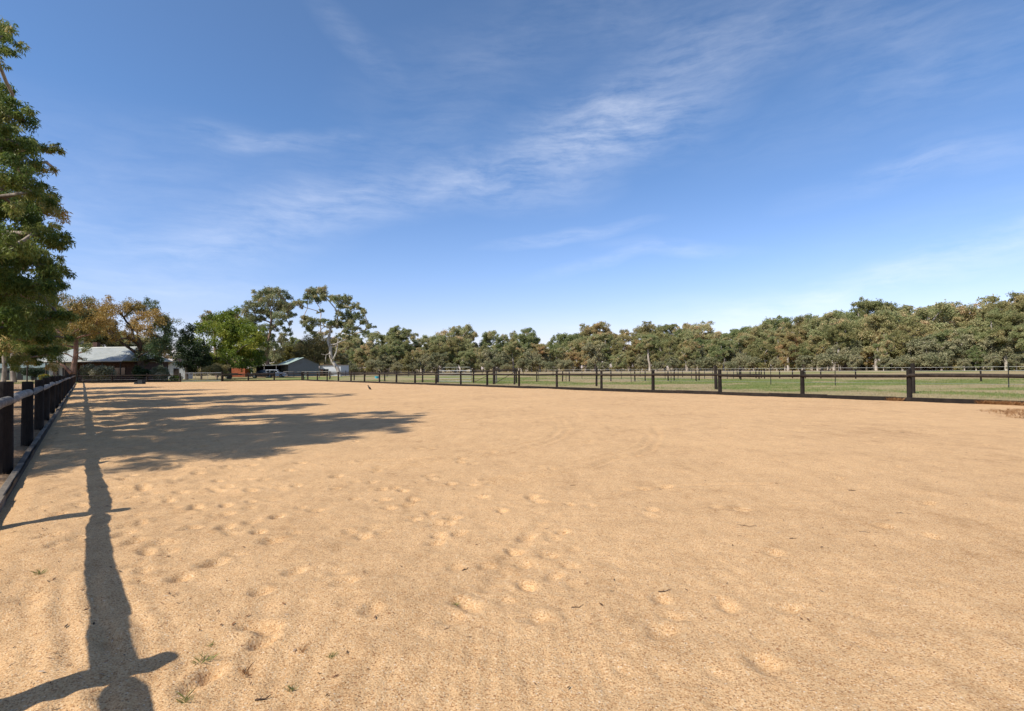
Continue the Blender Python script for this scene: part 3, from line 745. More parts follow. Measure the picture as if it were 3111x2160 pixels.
# ---- the tall gum at the left edge (and its siblings further along, whose shade falls on the sand)
def satellites(L, rg, k=2, s=.5):
    out = list(L)
    for c in L:
        for _ in range(k):
            d = rg.normal(size=3); d /= np.linalg.norm(d); r = c[3] * rg.uniform(s * .6, s * 1.3)
            out.append((c[0] + d[0] * c[3] * 1.05, c[1] + d[1] * c[3] * 1.05, c[2] + d[2] * c[3] * .95, r))
    return out
def local(lst, base): return [(p[0] - base[0], p[1] - base[1], p[2], r) for p, r in lst]
rg = np.random.default_rng(12)
TB = Vector((-21.9, 20.4, 0))
lst = []
for (px, py, rp_, dy) in [(10, 110, 45, 0), (-50, 70, 60, .5), (-20, 160, 42, -.5), (-120, 160, 90, 1), (-30, 350, 70, -.3), (25, 330, 55, .4), (75, 365, 42, 0), (-10, 430, 75, 1), (60, 440, 60, -.6),
                          (130, 452, 34, .2), (172, 455, 22, .3), (95, 500, 45, .8), (40, 560, 80, -1), (110, 590, 42, 0), (-70, 600, 110, 1), (70, 660, 70, .5), (125, 715, 58, -.4), (165, 745, 40, 0),
                          (20, 760, 95, -1.2), (100, 800, 75, .3), (165, 815, 40, .6), (60, 880, 85, -.4), (130, 905, 60, .8), (-40, 900, 100, .6), (20, 980, 80, -1), (95, 985, 62, .2), (-60, 1010, 80, -.5), (150, 870, 42, -.6), (175, 960, 34, .5), (-100, 400, 100, -1), (-140, 780, 120, -.5), (-130, 260, 90, .5)]:
    Y = TB.y + dy * 1.5; p = W(px, py, Y); lst.append((p, rp_ / FX * Y))
for q in env_clumps(rg, 44, 15, 4.3, 4.0, 3.6, 15.2, .9, 1.5, .45):
    if q[0] < .9: lst.append((Vector((TB.x + q[0], TB.y + q[1], q[2])), q[3]))
clB = local(lst, TB); clB2 = [c for c in satellites(clB, rg, 3, .42) if proj((TB.x + c[0] + c[3] * .9, TB.y + c[1], c[2]))[0] < 235]
trB = [(0, 0, -.3), (.1, .1, 1.5), (.0, .25, 3.2), (-.2, .3, 5.0), (.0, .1, 7.5), (.2, 0, 10.5), (.1, .1, 13.0)]
meB = [("trunk", trunk_mesh("trunk", B_mott, clB, trB, .30, rg)), ("crown", crown_mesh("crown", L_near, clB2, 180000, .17, .040, rg, droop=1.0, subs=13, sub_r=.30, flat=.9, hollow=.3, tone_var=.34, fill=.12, grow=1.06))]
place_tree("gum_tree", TB, "tall near gum filling the left edge, its crown reaching the top of the picture", meB)
sib = [((-18.6, 12.0, 0), 5.1, (.86, .86, .84), "gum tree out beside the log fence, just beyond the nearest one"),
       ((-13.9, 6.9, 0), 1.9, (1.0, 1.0, .97), "gum tree out beside the log fence, throwing the nearest long shade across the sand"),
       ((-34.5, 31.5, 0), 4.2, (.95, .95, .86), "second gum behind the log fence, just past the tall near gum"),
       ((-44.5, 40.5, 0), 2.9, (1.1, 1.1, .95), "third gum along the log fence, dark crown over the pale twin trunks"),
       ((-27.2, 27.0, 0), .8, (.7, .7, .72), "smaller gum pressed close behind the tall near gum's crown")]
for b, r, s, lab in sib:
    place_tree("gum_tree", Vector(b), lab, meB, r, s, "gum trees shading the left side of the arena")
for nm in list(bpy.data.objects):
    pass

def hero(name, label, Y, trunk_px, clumps_px, mats, base_r, n, ln, wd, seed, tone=None, cat='tree', group=None, droop=.6, subs=8, sub_r=.4, depth=.5, hollow=.5, extra=0, pw=.45, fill=.15, flat=.9, tone_var=.28, tip_r=.02, ztrunk=.0):
    """a tree drawn from sightings of its trunk and leaf clumps, every clump given its own distance"""
    rg = np.random.default_rng(seed)
    b = W(trunk_px[0][0], trunk_px[0][1], Y); b.z = 0
    tp = [(0, 0, -.3)] + [tuple(W(px, py, Y) - b) for px, py in trunk_px[1:]]
    tp = [(x, y + rg.normal(0, .1), z) for x, y, z in tp]
    xs = [c[0] for c in clumps_px]; half = (max(xs) - min(xs)) / 2 / FX * Y; mid = (max(xs) + min(xs)) / 2
    L = []; tn = []
    for c in clumps_px:
        px, py, rpx = c[:3]; rel = abs(px - mid) / FX * Y / max(half, .1)
        dy = rg.uniform(-1, 1) * depth * half * math.sqrt(max(.05, 1 - rel * rel * .9)); p = W(px, py, Y + dy) - b
        L.append((p.x, p.y, p.z, rpx / FX * Y)); tn.append(c[3] if len(c) > 3 else None)
    for i in range(extra):        # leaf clumps on the far side
        c = L[rg.integers(len(clumps_px))]; L.append((c[0] * .8 + rg.normal(0, .4), -c[1] + rg.uniform(.2, 1.2) * depth * half, c[2] * .97, c[3] * .9)); tn.append(None)
    tb = [.45 + rg.normal(0, tone_var * .45) if t_ is None else t_ for t_ in tn]
    L2 = list(L); tb2 = list(tb)
    for c, t_ in zip(L, tb):
        for _ in range(2):
            d_ = rg.normal(size=3); d_ /= np.linalg.norm(d_); L2.append((c[0] + d_[0] * c[3] * 1.1, c[1] + d_[1] * c[3] * 1.1, c[2] + d_[2] * c[3], c[3] * rg.uniform(.3, .6))); tb2.append(t_ + rg.normal(0, .08))
    ms = [("trunk", trunk_mesh("trunk", mats[0], L, tp, base_r, rg, pw=pw, tip_r=tip_r)),
          ("crown", crown_mesh("crown", mats[1], L2, n, ln, wd, rg, droop=droop, subs=subs, sub_r=sub_r, tone_base=tb2, hollow=hollow, fill=fill, flat=flat, tone_var=tone_var))]
    return place_tree(name, b, label, ms, group=group, cat=cat)

# twin pale trunks at the left edge, far side of the yard
hero("gum_tree", "pale straight gum trunk at the left edge, left of the twin trunks", 84, [(12, 1157), (14, 1120), (12, 1080), (16, 1040), (14, 1000)],
     [(-30, 1000, 40), (20, 960, 45), (-10, 920, 45), (40, 1015, 30), (-50, 960, 45)], (B_mott, L_near), .27, 9000, .40, .12, 41, group="gums in the yard beyond the log fence")
hero("gum_tree", "pale stout gum trunk at the left edge, right of the twin trunks", 82, [(42, 1153), (41, 1115), (38, 1075), (36, 1040), (34, 990)],
     [(20, 1000, 35), (60, 1010, 42), (85, 970, 45), (70, 1055, 24), (100, 1045, 22), (40, 930, 45), (110, 1000, 38), (95, 1062, 20)], (B_mott, L_near), .32, 12000, .40, .12, 42, group="gums in the yard beyond the log fence")
# bronze-tipped fork-trunked tree before the house
hero("gum_tree", "reddish fork-trunked gum standing in front of the house's left half", 72, [(219, 1138), (223, 1110), (231, 1085), (233, 1060), (234, 1030)],
     [(160, 1000, 34, .45), (170, 955, 40, .55), (205, 970, 38, .3), (240, 945, 38, .75), (215, 925, 30, .6), (275, 925, 28, .7), (265, 960, 34, .2), (195, 1020, 30, .4), (240, 1000, 34, .6), (285, 990, 26, .75), (262, 1062, 16, .3), (150, 1045, 26, .4),
      (180, 905, 26, .5), (130, 930, 34, .4), (250, 908, 18, .3), (300, 965, 28, .7), (135, 985, 34, .35), (300, 1010, 22, .55), (250, 1090, 9, .3), (165, 1075, 10, .3)], (B_red, L_bronze), .30, 26000, .26, .075, 43, depth=.7, extra=6)
b = Mb(); p0 = W(216, 1134, 71.5); p1 = W(195, 1112, 71.5); p2 = W(172, 1097, 71); p3 = W(160, 1080, 71)
b.tube([p0, p1, p2, p3], [.22, .17, .13, .06], 7)
for o in bpy.data.objects:
    if o.name.startswith('trunk') and o.parent and 'fork-trunked' in o.parent.get('label', ''):
        ORG[o.parent.name] = o.parent.location.copy(); b.build("limb", B_red, o.parent, smooth=True)
# orange-bronze gum right of the house
hero("gum_tree", "wide gum with orange blossom crown and leaning dark limbs over the house's right end", 79, [(430, 1132), (428, 1100), (427, 1078), (422, 1055)],
     [(300, 950, 34, .85), (330, 935, 30, .85), (308, 985, 34, .9), (365, 950, 30, .75), (355, 985, 14, .6), (400, 935, 28, .55), (435, 960, 32, .9), (470, 962, 30, .85), (400, 995, 30, .95), (440, 930, 26, .3), (458, 938, 20, .3),
      (430, 1000, 28, .85), (480, 985, 28, .4), (505, 1005, 24, .1), (500, 1035, 28, .05), (470, 1020, 30, .1), (480, 1060, 34, .0), (445, 1065, 26, .05), (510, 1060, 20, .05), (330, 1010, 26, .7), (350, 1035, 16, .6), (385, 1020, 20, .85), (515, 1015, 14, .1), (420, 1085, 16, .1), (450, 1095, 24, .0), (480, 1095, 20, .0)],
     (B_dark, L_bronze), .34, 30000, .28, .08, 44, depth=.7, extra=5, subs=9, sub_r=.36, tone_var=.16)
b = Mb(); pts = [W(424, 1080, 78.6), W(400, 1062, 78.2), W(370, 1042, 78), W(348, 1018, 77.6), (W(332, 1000, 77.6))]
b.tube(pts, [.24, .2, .16, .11, .05], 7)
b.tube([W(426, 1075, 78.6), W(428, 1045, 78.4), W(418, 1020, 78.2), W(414, 995, 78)], [.24, .18, .12, .05], 7)
for o in bpy.data.objects:
    if o.parent is None and 'orange blossom' in o.get('label', ''):
        ORG[o.name] = o.location.copy(); b.build("limb", B_dark, o, smooth=True)
# dark trees in the house garden
hero("dark_tree", "dark broadleaf tree between the orange gum and the bright green tree", 92, [(568, 1135), (568, 1105), (566, 1080)],
     [(560, 1030, 22), (575, 1000, 20), (550, 1050, 16), (548, 1065, 18), (585, 1055, 28), (560, 1085, 28), (600, 1085, 30), (555, 1110, 24), (590, 1112, 28), (615, 1105, 24), (573, 1025, 18), (548, 1030, 8), (556, 1008, 9), (620, 1070, 26)],
     (B_dark, L_dark), .22, 16000, .26, .11, 45, droop=.2)
hero("small_tree", "brown-leaved small tree in shade left of the bright green tree's trunk", 97, [(612, 1134), (612, 1110)], [(600, 1105, 22), (625, 1100, 24), (640, 1112, 20), (612, 1085, 20), (650, 1095, 22)], (B_dark, L_dark), .14, 7000, .26, .10, 46)
hero("broadleaf_tree", "rounded bright green leafy tree behind the farm gate", 100, [(697, 1137), (697, 1110), (697, 1090), (700, 1060)],
     [(650, 985, 34, .55), (625, 1010, 34, .6), (600, 1040, 30, .55), (690, 970, 34, .5), (665, 1010, 36, .75), (640, 1050, 34, .6), (700, 1005, 38, .35), (735, 995, 34, .6), (765, 1010, 30, .5), (775, 1045, 28, .45), (720, 1035, 36, .75), (690, 1060, 34, .6),
      (755, 1045, 32, .8), (740, 1075, 34, .65), (775, 1080, 24, .4), (700, 1090, 28, .4), (660, 1085, 30, .6), (635, 1085, 24, .7), (755, 1105, 22, .2), (725, 1105, 18, .2), (680, 970, 26, .5), (610, 1070, 24, .5), (640, 965, 18, .3), (790, 1030, 14, .45), (670, 1108, 18, .7), (700, 1110, 14, .3), (735, 1114, 12, .3)],
     (B_dark, L_green), .34, 42000, .30, .16, 47, droop=.25, depth=.9, extra=10, subs=10, sub_r=.34, fill=.06, hollow=.6, tone_var=.34)
hero("gum_tree", "brown-topped gum just showing behind the bright green tree's crown", 125, [(660, 1133), (655, 1080), (650, 1030)], [(640, 970, 22), (630, 985, 20), (700, 965, 22), (715, 985, 20), (660, 985, 22)], (B_red, L_brown), .3, 6000, .45, .15, 48)
# the two tall gums
hero("tall_gum", "tall dense-crowned gum rising behind the bright green tree", 130, [(817, 1134), (812, 1105), (812, 1075), (816, 1040), (822, 1000), (824, 960)],
     [(820, 890, 22), (790, 905, 24), (770, 930, 24), (840, 892, 20), (868, 900, 20), (850, 925, 24), (815, 925, 26), (780, 965, 26), (755, 975, 24), (740, 950, 18), (750, 925, 14), (880, 930, 18), (885, 955, 12), (845, 960, 22), (820, 965, 22), (870, 965, 16), (895, 925, 12),
      (790, 1000, 26), (765, 1010, 24), (740, 990, 20), (805, 1025, 24), (830, 1000, 18), (790, 1050, 24), (875, 1005, 16), (860, 1020, 14), (850, 1040, 15), (868, 1035, 12), (830, 1050, 18), (800, 1080, 18), (845, 985, 10), (780, 1030, 22), (745, 1020, 18), (910, 918, 10), (880, 985, 9), (815, 1060, 18), (875, 940, 12), (800, 1060, 24), (770, 1060, 24), (835, 1075, 18), (815, 1035, 22), (850, 1065, 14), (845, 1090, 12), (790, 1090, 16)],
     (B_red, L_hero), .40, 60000, .36, .13, 49, depth=.75, extra=8, subs=13, sub_r=.28, tone_var=.3, hollow=.35, fill=.12, flat=1.0)
hero("tall_gum", "tall open gum with bare white limbs standing by the shed's annex", 112, [(1034, 1140), (1026, 1120), (1010, 1098), (1005, 1080), (1003, 1055), (997, 1035), (1002, 1010)],
     [(950, 895, 24), (975, 890, 20), (935, 905, 16), (960, 915, 22), (990, 905, 18), (1010, 905, 18), (1030, 915, 20), (1055, 905, 16), (1045, 930, 18), (1080, 930, 14), (1095, 940, 14), (1105, 948, 9), (1060, 955, 22), (1030, 955, 18), (1085, 965, 18), (1105, 980, 15), (1120, 990, 10),
      (925, 970, 14), (940, 975, 16), (920, 978, 9), (955, 985, 15), (975, 975, 12), (940, 1005, 14), (960, 1015, 13), (990, 975, 13), (1010, 985, 14), (1000, 1010, 12), (1035, 985, 18), (1065, 990, 17), (1050, 1010, 13), (1085, 1000, 12), (1105, 1008, 9), (1030, 1020, 10), (905, 920, 10), (915, 930, 8), (1125, 995, 7), (1140, 992, 5), (975, 945, 10), (1075, 1015, 10), (1060, 980, 12), (930, 990, 9)],
     (B_white, L_hero), .34, 44000, .30, .11, 50, depth=.8, extra=4, subs=13, sub_r=.27, hollow=.3, tone_var=.3, fill=.14, flat=1.0, pw=.46, tip_r=.05)
o = [o for o in bpy.data.objects if o.parent is None and 'bare white limbs' in o.get('label', '')][0]
ORG[o.name] = o.location.copy()
b = Mb()
b.tube([W(1006, 1090, 111.5), W(1004, 1080, 111), W(998, 1075, 110.6), W(991, 1078, 110.4), (W(989, 1090, 110.4)), W(989, 1102, 110.3)], [.13, .11, .09, .08, .06, .03], 7)
b.tube([W(993, 1077, 110.6), W(984, 1078, 110.2), W(976, 1075, 110)], [.08, .06, .03], 6)
b.tube([W(1003, 1048, 111.6), W(1020, 1045, 111), W(1034, 1038, 110.6), W(1050, 1030, 110.4)], [.13, .11, .08, .04], 7)
b.tube([W(1010, 1098, 111.8), W(1022, 1070, 111.5), W(1026, 1048, 111.4), W(1028, 1022, 111.2)], [.20, .15, .11, .05], 7)
b.build("limb", B_white, o, smooth=True)
# smaller trees round the shed
hero("gum_tree", "round olive-brown tree spreading over the shed's gable", 136, [(955, 1137), (955, 1110), (955, 1080)],
     [(920, 1065, 24), (940, 1045, 26), (965, 1035, 26), (990, 1045, 24), (905, 1080, 16), (930, 1085, 22), (960, 1075, 26), (985, 1075, 22), (955, 1095, 18), (915, 1050, 16), (1005, 1065, 16), (985, 1100, 12)], (B_red, L_brown), .3, 22000, .36, .13, 51, depth=.6, extra=6, subs=9)
hero("wattle_tree", "yellow-green wattle crown between the tall gum and the shed roof", 150, [(860, 1134), (860, 1110), (862, 1090)], [(850, 1075, 18), (870, 1065, 20), (890, 1068, 16), (840, 1090, 16), (865, 1085, 18), (885, 1085, 14)], (B_dark, leaf_mat("wattle_leaves", [(.1, (.09, .09, .015)), (.6, (.20, .17, .03)), (1, (.28, .21, .05))], .3)), .2, 12000, .36, .14, 52)
hero("gum_tree", "distant green gum tops showing between the two tall gums", 175, [(880, 1132), (880, 1090), (885, 1060)], [(885, 1045, 15), (905, 1050, 14), (870, 1050, 12), (895, 1035, 10), (915, 1062, 14), (925, 1045, 10)], (B_pale, L_far), .3, 6000, .5, .2, 53)
# shrubs
def shrub(label, px, py, wpx, hpx, Y, mat, n, seed, cat="shrub", ln=.22, wd=.07, stem=B_dark, droop=-.2, name="shrub", group=None):
    rg = np.random.default_rng(seed); b = W(px, py, Y); b.z = 0
    w_ = wpx / FX * Y / 2; h = hpx / FX * Y
    cl = env_clumps(rg, 12, h, w_ * .85, w_ * .75, h * .25, h * .92, w_ * .28, w_ * .42, .3)
    return place_tree(name, b, label, [("stem", trunk_mesh("stem", stem, cl, [(0, 0, -.1), (0, 0, h * .12), (0, 0, h * .25)], .08, rg)), ("foliage", crown_mesh("foliage", mat, cl, n, ln, wd, rg, droop=droop, subs=6, sub_r=.5))], cat=cat, group=group)
shrub("silver-green spreading shrub before the house's verandah", 300, 1142, 92, 46, 74, L_silver, 12000, 61)
shrub("silver-green round shrub right of the house, under the orange gum", 482, 1136, 62, 44, 78, L_silver, 9000, 62)
shrub("olive shrub in front of the bright green tree, above the farm gate", 660, 1135, 64, 46, 88, L_brown, 9000, 63)
shrub("small yellow-leaved bush beside the house's left corner", 133, 1138, 26, 26, 76, L_yellow, 3000, 64)
shrub("dark clipped shrub by the far corner of the log fence", 165, 1146, 70, 18, 73, L_dark, 5000, 65, ln=.12, wd=.06)
shrub("low lime-green bush beside the small white outbuilding", 535, 1140, 34, 12, 86, L_green, 2500, 66)
shrub("dark shrub hugging the orange gum's trunk", 425, 1140, 50, 44, 77, L_dark, 6000, 67)
shrub("dark bush behind the far fence at the yard rails", 100, 1130, 60, 40, 100, L_dark, 6000, 68)
def spiky(label, px, py, Y, seed):
    rg = np.random.default_rng(seed); b = W(px, py, Y); b.z = 0; V = []; F = []
    for i in range(60):
        a = rg.uniform(0, 6.28); r = rg.uniform(.02, .35); h = rg.uniform(.25, .6); w = .03
        base = Vector((r * .3 * math.cos(a), r * .3 * math.sin(a), 0)); tip = Vector((r * 1.6 * math.cos(a), r * 1.6 * math.sin(a), h)); s = Vector((-math.sin(a), math.cos(a), 0)) * w
        mid = (base + tip) / 2 + Vector((0, 0, .1)); k = len(V); V += [base, mid + s, tip, mid - s]; F.append((k, k + 1, k + 2, k + 3))
    me = mesh_np("foliage", np.array([tuple(v) for v in V]), np.array(F), simple("cream_edged_leaves", (.42, .50, .30), .6, .3, 8))
    me2 = Mb(); me2.tube([(0, 0, -.05), (0, 0, .12)], .05, 6)
    e = place_tree("strappy_plant", b, label, [("foliage", me)], cat="plant"); ORG[e.name] = Vector((0, 0, 0)); me2.build("stem", B_dark, e)
spiky("pale strappy-leaved plant on the grass before the shed's gable", 924, 1149, 92, 71)

# ------------------------------------------------------------------ the belt of gums beyond the paddocks
ARCH = {}
def arch(kind, seed):
    rg = np.random.default_rng(seed)
    if kind == 'tall':      # open crown high on a pale trunk, unit height 1 -> built at 18 m
        H = 18; cl = env_clumps(rg, 26, H, 4.4, 4.4, 7.0, 17.0, 1.1, 1.9, .35, .2)
        tr = wig_trunk(rg, 9.5, 6, .035); r = .42; n = 32000; mat = L_far; bk = B_pale
    elif kind == 'round':
        H = 14; cl = env_clumps(rg, 22, H, 5.2, 5.0, 1.6, 12.4, 1.2, 2.0, .45, .1)
        tr = wig_trunk(rg, 5.5, 5, .04); r = .38; n = 32000; mat = L_far; bk = B_pale
    elif kind == 'wide':
        H = 15; cl = env_clumps(rg, 24, H, 6.4, 5.2, 3.4, 13.6, 1.2, 2.0, .5, .3)
        tr = wig_trunk(rg, 7.0, 5, .05); r = .45; n = 32000; mat = L_far; bk = B_pale
    elif kind == 'slim':
        H = 13; cl = env_clumps(rg, 15, H, 2.7, 2.7, 1.8, 12.2, .8, 1.3, .4)
        tr = wig_trunk(rg, 6.5, 5, .04); r = .24; n = 9000; mat = L_far; bk = B_pale
    elif kind == 'sapling':
        H = 7; cl = env_clumps(rg, 14, H, 2.5, 2.4, 1.0, 6.3, .7, 1.15, .4)
        tr = wig_trunk(rg, 2.6, 4, .05); r = .15; n = 11000; mat = L_grey; bk = B_pale
    else:  # low bush
        H = 4; cl = env_clumps(rg, 9, H, 2.3, 2.0, .8, 3.2, .7, 1.05, .3)
        tr = wig_trunk(rg, 1.0, 3, .05); r = .10; n = 5000; mat = L_grey; bk = B_dark
    ln = .34 if kind not in ('sapling', 'bush') else .26
    if kind == 'tall2': pass
    top = max(c[2] + c[3] * .95 for c in cl)
    ms = [("trunk", trunk_mesh("trunk", bk, cl, tr, r, rg, tip_r=.05)), ("crown", crown_mesh("crown", mat, satellites(cl, rg, 2, .5), n, ln, ln * .42, rg, droop=.4, subs=11, sub_r=.32, hollow=.4, fill=.14, tone_var=.34))]
    return ms, top
kinds = {'tall': 4, 'round': 3, 'wide': 3, 'slim': 3, 'sapling': 3, 'bush': 2}
for k_, n_ in kinds.items(): ARCH[k_] = [arch(k_, 300 + 17 * i + len(k_) * 101) for i in range(n_)]
rt_ = random.Random(99)
sky_pts = [(-1500, 1010), (-600, 1000), (0, 985), (120, 960), (200, 920), (262, 915), (300, 985), (420, 1010), (520, 1040), (570, 1080), (620, 1070), (700, 1040), (800, 1060), (900, 1050), (1000, 1020), (1060, 1018), (1110, 1015), (1135, 1008), (1165, 1022), (1185, 1010), (1210, 997), (1245, 1005), (1262, 1040),
           (1300, 1030), (1335, 1018), (1390, 991), (1440, 1012), (1452, 1038), (1480, 1010), (1520, 1014), (1560, 1015), (1605, 998), (1640, 1012), (1665, 1028), (1700, 1028), (1730, 1014), (1775, 1012), (1790, 988), (1812, 984), (1850, 995), (1870, 1012), (1886, 1004), (1920, 1008), (1945, 990),
           (2000, 984), (2050, 990), (2110, 983), (2150, 984), (2180, 1005), (2195, 1022), (2240, 1000), (2290, 984), (2340, 985), (2377, 966), (2410, 975), (2455, 960), (2480, 985), (2519, 950), (2561, 940), (2600, 950), (2653, 911), (2690, 925), (2723, 928), (2776, 925), (2835, 935),
           (2858, 955), (2900, 930), (2942, 923), (3000, 930), (3030, 900), (3060, 888), (3094, 890), (3130, 920), (3300, 900), (3600, 880), (4200, 850), (5200, 800)]
def skyl(x): return float(np.interp(x, [p[0] for p in sky_pts], [p[1] for p in sky_pts]))
def Zf(x): return float(np.interp(x, [-1500, 0, 300, 900, 1100, 1500, 2000, 2500, 3111, 4200, 5200], [110, 125, 150, 175, 190, 235, 205, 150, 112, 80, 70]))
forest = []   # (px, dist, kind, height m, row)
def addt(px, Y, kind, top_py, row):
    b = W(px, 1120, Y); top = W(px, top_py, Y).z
    forest.append(dict(px=px, Y=Y, kind=kind, h=top, row=row, x=b.x))
# skyline trees: one on each rise of the outline
x = -1400
special = [(1135, 'slim'), (1210, 'tall'), (1390, 'wide'), (1500, 'round'), (1555, 'slim'), (1605, 'tall'), (1760, 'round'), (1812, 'tall'), (1886, 'slim'), (1965, 'wide'), (2020, 'tall'), (2080, 'round'), (2130, 'wide'), (2255, 'round'), (2310, 'wide'),
           (2377, 'wide'), (2440, 'tall'), (2465, 'slim'), (2519, 'tall'), (2575, 'wide'), (2653, 'tall'), (2723, 'tall'), (2776, 'wide'), (2820, 'wide'), (2900, 'round'), (2942, 'wide'), (2990, 'round'), (3041, 'slim'), (3094, 'tall'), (1285, 'slim'), (1330, 'round'), (1440, 'slim'), (1690, 'slim'), (1720, 'round'), (1160, 'slim'), (1075, 'tall'), (1040, 'round'), (1255, 'slim'), (2200, 'slim')]
for px, kd in special: addt(px, Zf(px) * rt_.uniform(1.02, 1.12), kd, skyl(px) - rt_.uniform(2, 10), 'skyline')
x = 1000
while x < 3300:     # middle row fills the body of the belt
    top = skyl(x) + rt_.uniform(14, 64) * (1 if x < 2300 else 1.3); addt(x, Zf(x) * rt_.uniform(.93, 1.0), rt_.choice(['round', 'wide', 'slim', 'tall', 'round']), top, 'middle'); x += rt_.uniform(26, 44) * (150 / Zf(x)) ** .5
x = 1000
while x < 3250:     # lower trees in front
    s_ = skyl(x); top = s_ + (1124 - s_) * rt_.uniform(.38, .66); addt(x, Zf(x) * rt_.uniform(.84, .91), rt_.choice(['sapling', 'slim', 'round', 'sapling']), top, 'front'); x += rt_.uniform(34, 62) * (150 / Zf(x)) ** .5
x = 1020
while x < 3250:     # slim pale-trunked gums standing forward of the belt
    s_ = skyl(x); addt(x, Zf(x) * rt_.uniform(.86, .93), rt_.choice(['tall', 'slim', 'tall']), s_ + (1124 - s_) * rt_.uniform(.12, .34), 'fore'); x += rt_.uniform(60, 120) * (150 / Zf(x)) ** .5
x = 1010
while x < 3200:
    s_ = skyl(x); top = s_ + (1124 - s_) * rt_.uniform(.68, .82); addt(x, Zf(x) * rt_.uniform(.80, .85), rt_.choice(['sapling', 'bush', 'bush', 'sapling']), top, 'edge'); x += rt_.uniform(40, 90) * (150 / Zf(x)) ** .5
x = 1000
while x < 3300:     # deep rows closing the gaps
    top = skyl(x) + rt_.uniform(26, 52); addt(x, Zf(x) * rt_.uniform(1.15, 1.35), rt_.choice(['round', 'wide', 'round']), top, 'deep'); x += rt_.uniform(34, 55)
for x in (3330, 3450, 3560, 3720, 3900, 4150): addt(x, Zf(x), rt_.choice(['wide', 'tall', 'round']), skyl(x), 'outer')
# behind the house and shed
for x, kd, dz in [(-500, 'wide', 1), (-250, 'round', 1), (-60, 'wide', 1), (20, 'round', 1), (75, 'wide', 1.05), (130, 'round', 1), (185, 'wide', 1.1), (240, 'slim', .9), (268, 'tall', 1), (310, 'round', 1), (345, 'round', 1.1), (395, 'wide', 1), (450, 'round', 1.05), (500, 'slim', 1), (550, 'round', 1.1), (600, 'round', 1), (650, 'round', 1.05), (700, 'round', 1.1), (745, 'wide', 1), (790, 'round', 1.1), (840, 'wide', 1), (885, 'round', 1.05), (930, 'wide', 1.1), (975, 'round', 1.0), (1015, 'wide', 1.0), (1060, 'round', .95)]:
    addt(x, Zf(x) * dz * rt_.uniform(1.0, 1.1), kd, skyl(x) + rt_.uniform(2, 10), 'house')
order_words = ['first', 'second', 'third', 'fourth', 'fifth', 'sixth', 'seventh', 'eighth', 'ninth', 'tenth', 'eleventh', 'twelfth', 'thirteenth', 'fourteenth', 'fifteenth', 'sixteenth', 'seventeenth', 'eighteenth', 'nineteenth', 'twentieth']
edges = XR + [3111]
def bay(px):
    for i in range(len(edges) - 1):
        if edges[i] <= px < edges[i + 1]: return len(edges) - 2 - i
    return None
names = {'tall': 'tall gum', 'round': 'round-crowned gum', 'wide': 'broad-crowned gum', 'slim': 'slim gum', 'sapling': 'grey-green sapling', 'bush': 'grey-green bush'}
rows = {'skyline': 'on the skyline', 'middle': 'mid belt', 'front': 'at the front', 'fore': 'standing forward', 'edge': "at the grass edge", 'deep': 'deep in the belt'}
from collections import defaultdict
buck = defaultdict(list)
for f in forest:
    if f['row'] == 'house': buck[('house', f['kind'])].append(f)
    elif f['row'] == 'outer': buck[('outer', f['kind'])].append(f)
    else: buck[(bay(f['px']), f['row'], f['kind'])].append(f)
for key, lst in buck.items():
    lst.sort(key=lambda f: f['px']); n = len(lst)
    for i, f in enumerate(lst):
        o_ = '' if n == 1 else order_words[i] + ' '
        nm = names[f['kind']]
        if key[0] == 'house': f['lab'] = f"{o_}{nm} from the left among the backdrop behind house and shed" if n > 1 else f"{nm} of the backdrop behind the house and shed"
        elif key[0] == 'outer': f['lab'] = f"{o_}{nm} of the belt beyond the picture's right edge"
        else:
            by = key[0]
            if by is None: where = "past the last rail bay"
            elif by == 0: where = "above the rail bay at the right frame edge"
            else: where = f"above {order_words[by]} rail bay from right" if by <= 20 else ''
            f['lab'] = f"{o_}{nm} {rows[f['row']]}, {where}"
for f in forest:
    ms, top = rt_.choice(ARCH[f['kind']])
    s = f['h'] / top; wd = s * rt_.uniform(.9, 1.2)
    if f['kind'] == 'wide': wd = s * rt_.uniform(1.0, 1.25)
    if s > 1.35: wd = min(wd, s * 1.0)
    b = W(f['px'], 1120, f['Y']); b.z = 0
    nm = {'sapling': 'gum_sapling', 'bush': 'bush'}.get(f['kind'], 'gum_tree')
    place_tree(nm, b, f['lab'], ms, rt_.uniform(0, 6.28), (wd, wd, s), "trees of the belt beyond the paddocks" if f['row'] != 'house' else "backdrop trees behind house and shed", cat='bush' if f['kind'] == 'bush' else 'tree')
print('forest', len(forest))

# ------------------------------------------------------------------ house, sheds, vehicles
def roofmat(name, c, c2, sc_=1.0, rot=0):
    m, t = new_mat(name); tc = t.n('ShaderNodeTexCoord'); v = tc.outputs['Object']
    n = t.noise(v, .8, 5, .6); n2 = t.noise(t.mapping(v, scale=(1, 4, 1)), 6, 4)
    col = t.ramp(t.m('ADD', t.m('MULTIPLY', n, .6), t.m('MULTIPLY', n2, .4)), [(.35, c2), (.6, c)])
    finish(t, col, .45, n2, .1, .01, metallic=.0, spec=.5); return m
M_roof = roofmat("pale_corrugated_iron", (.42, .42, .37), (.30, .31, .27))
M_roofg = roofmat("green_corrugated_iron", (.34, .41, .34), (.25, .31, .26))
M_cream = simple("cream_wall", (.46, .45, .37), .8, .08, 1)
M_white = simple("white_painted_sheet", (.55, .56, .56), .6, .06, 1)
M_brick = simple("dark_red_brick", (.085, .045, .032), .85, .3, 5)
M_dkwood = simple("dark_brown_timber", (.035, .024, .018), .7, .3, 4)
M_trim = simple("pale_trim", (.50, .48, .42), .6, .06, 2)
M_shedw = simple("grey_blue_sheet_wall", (.155, .175, .185), .6, .08, 1.5)
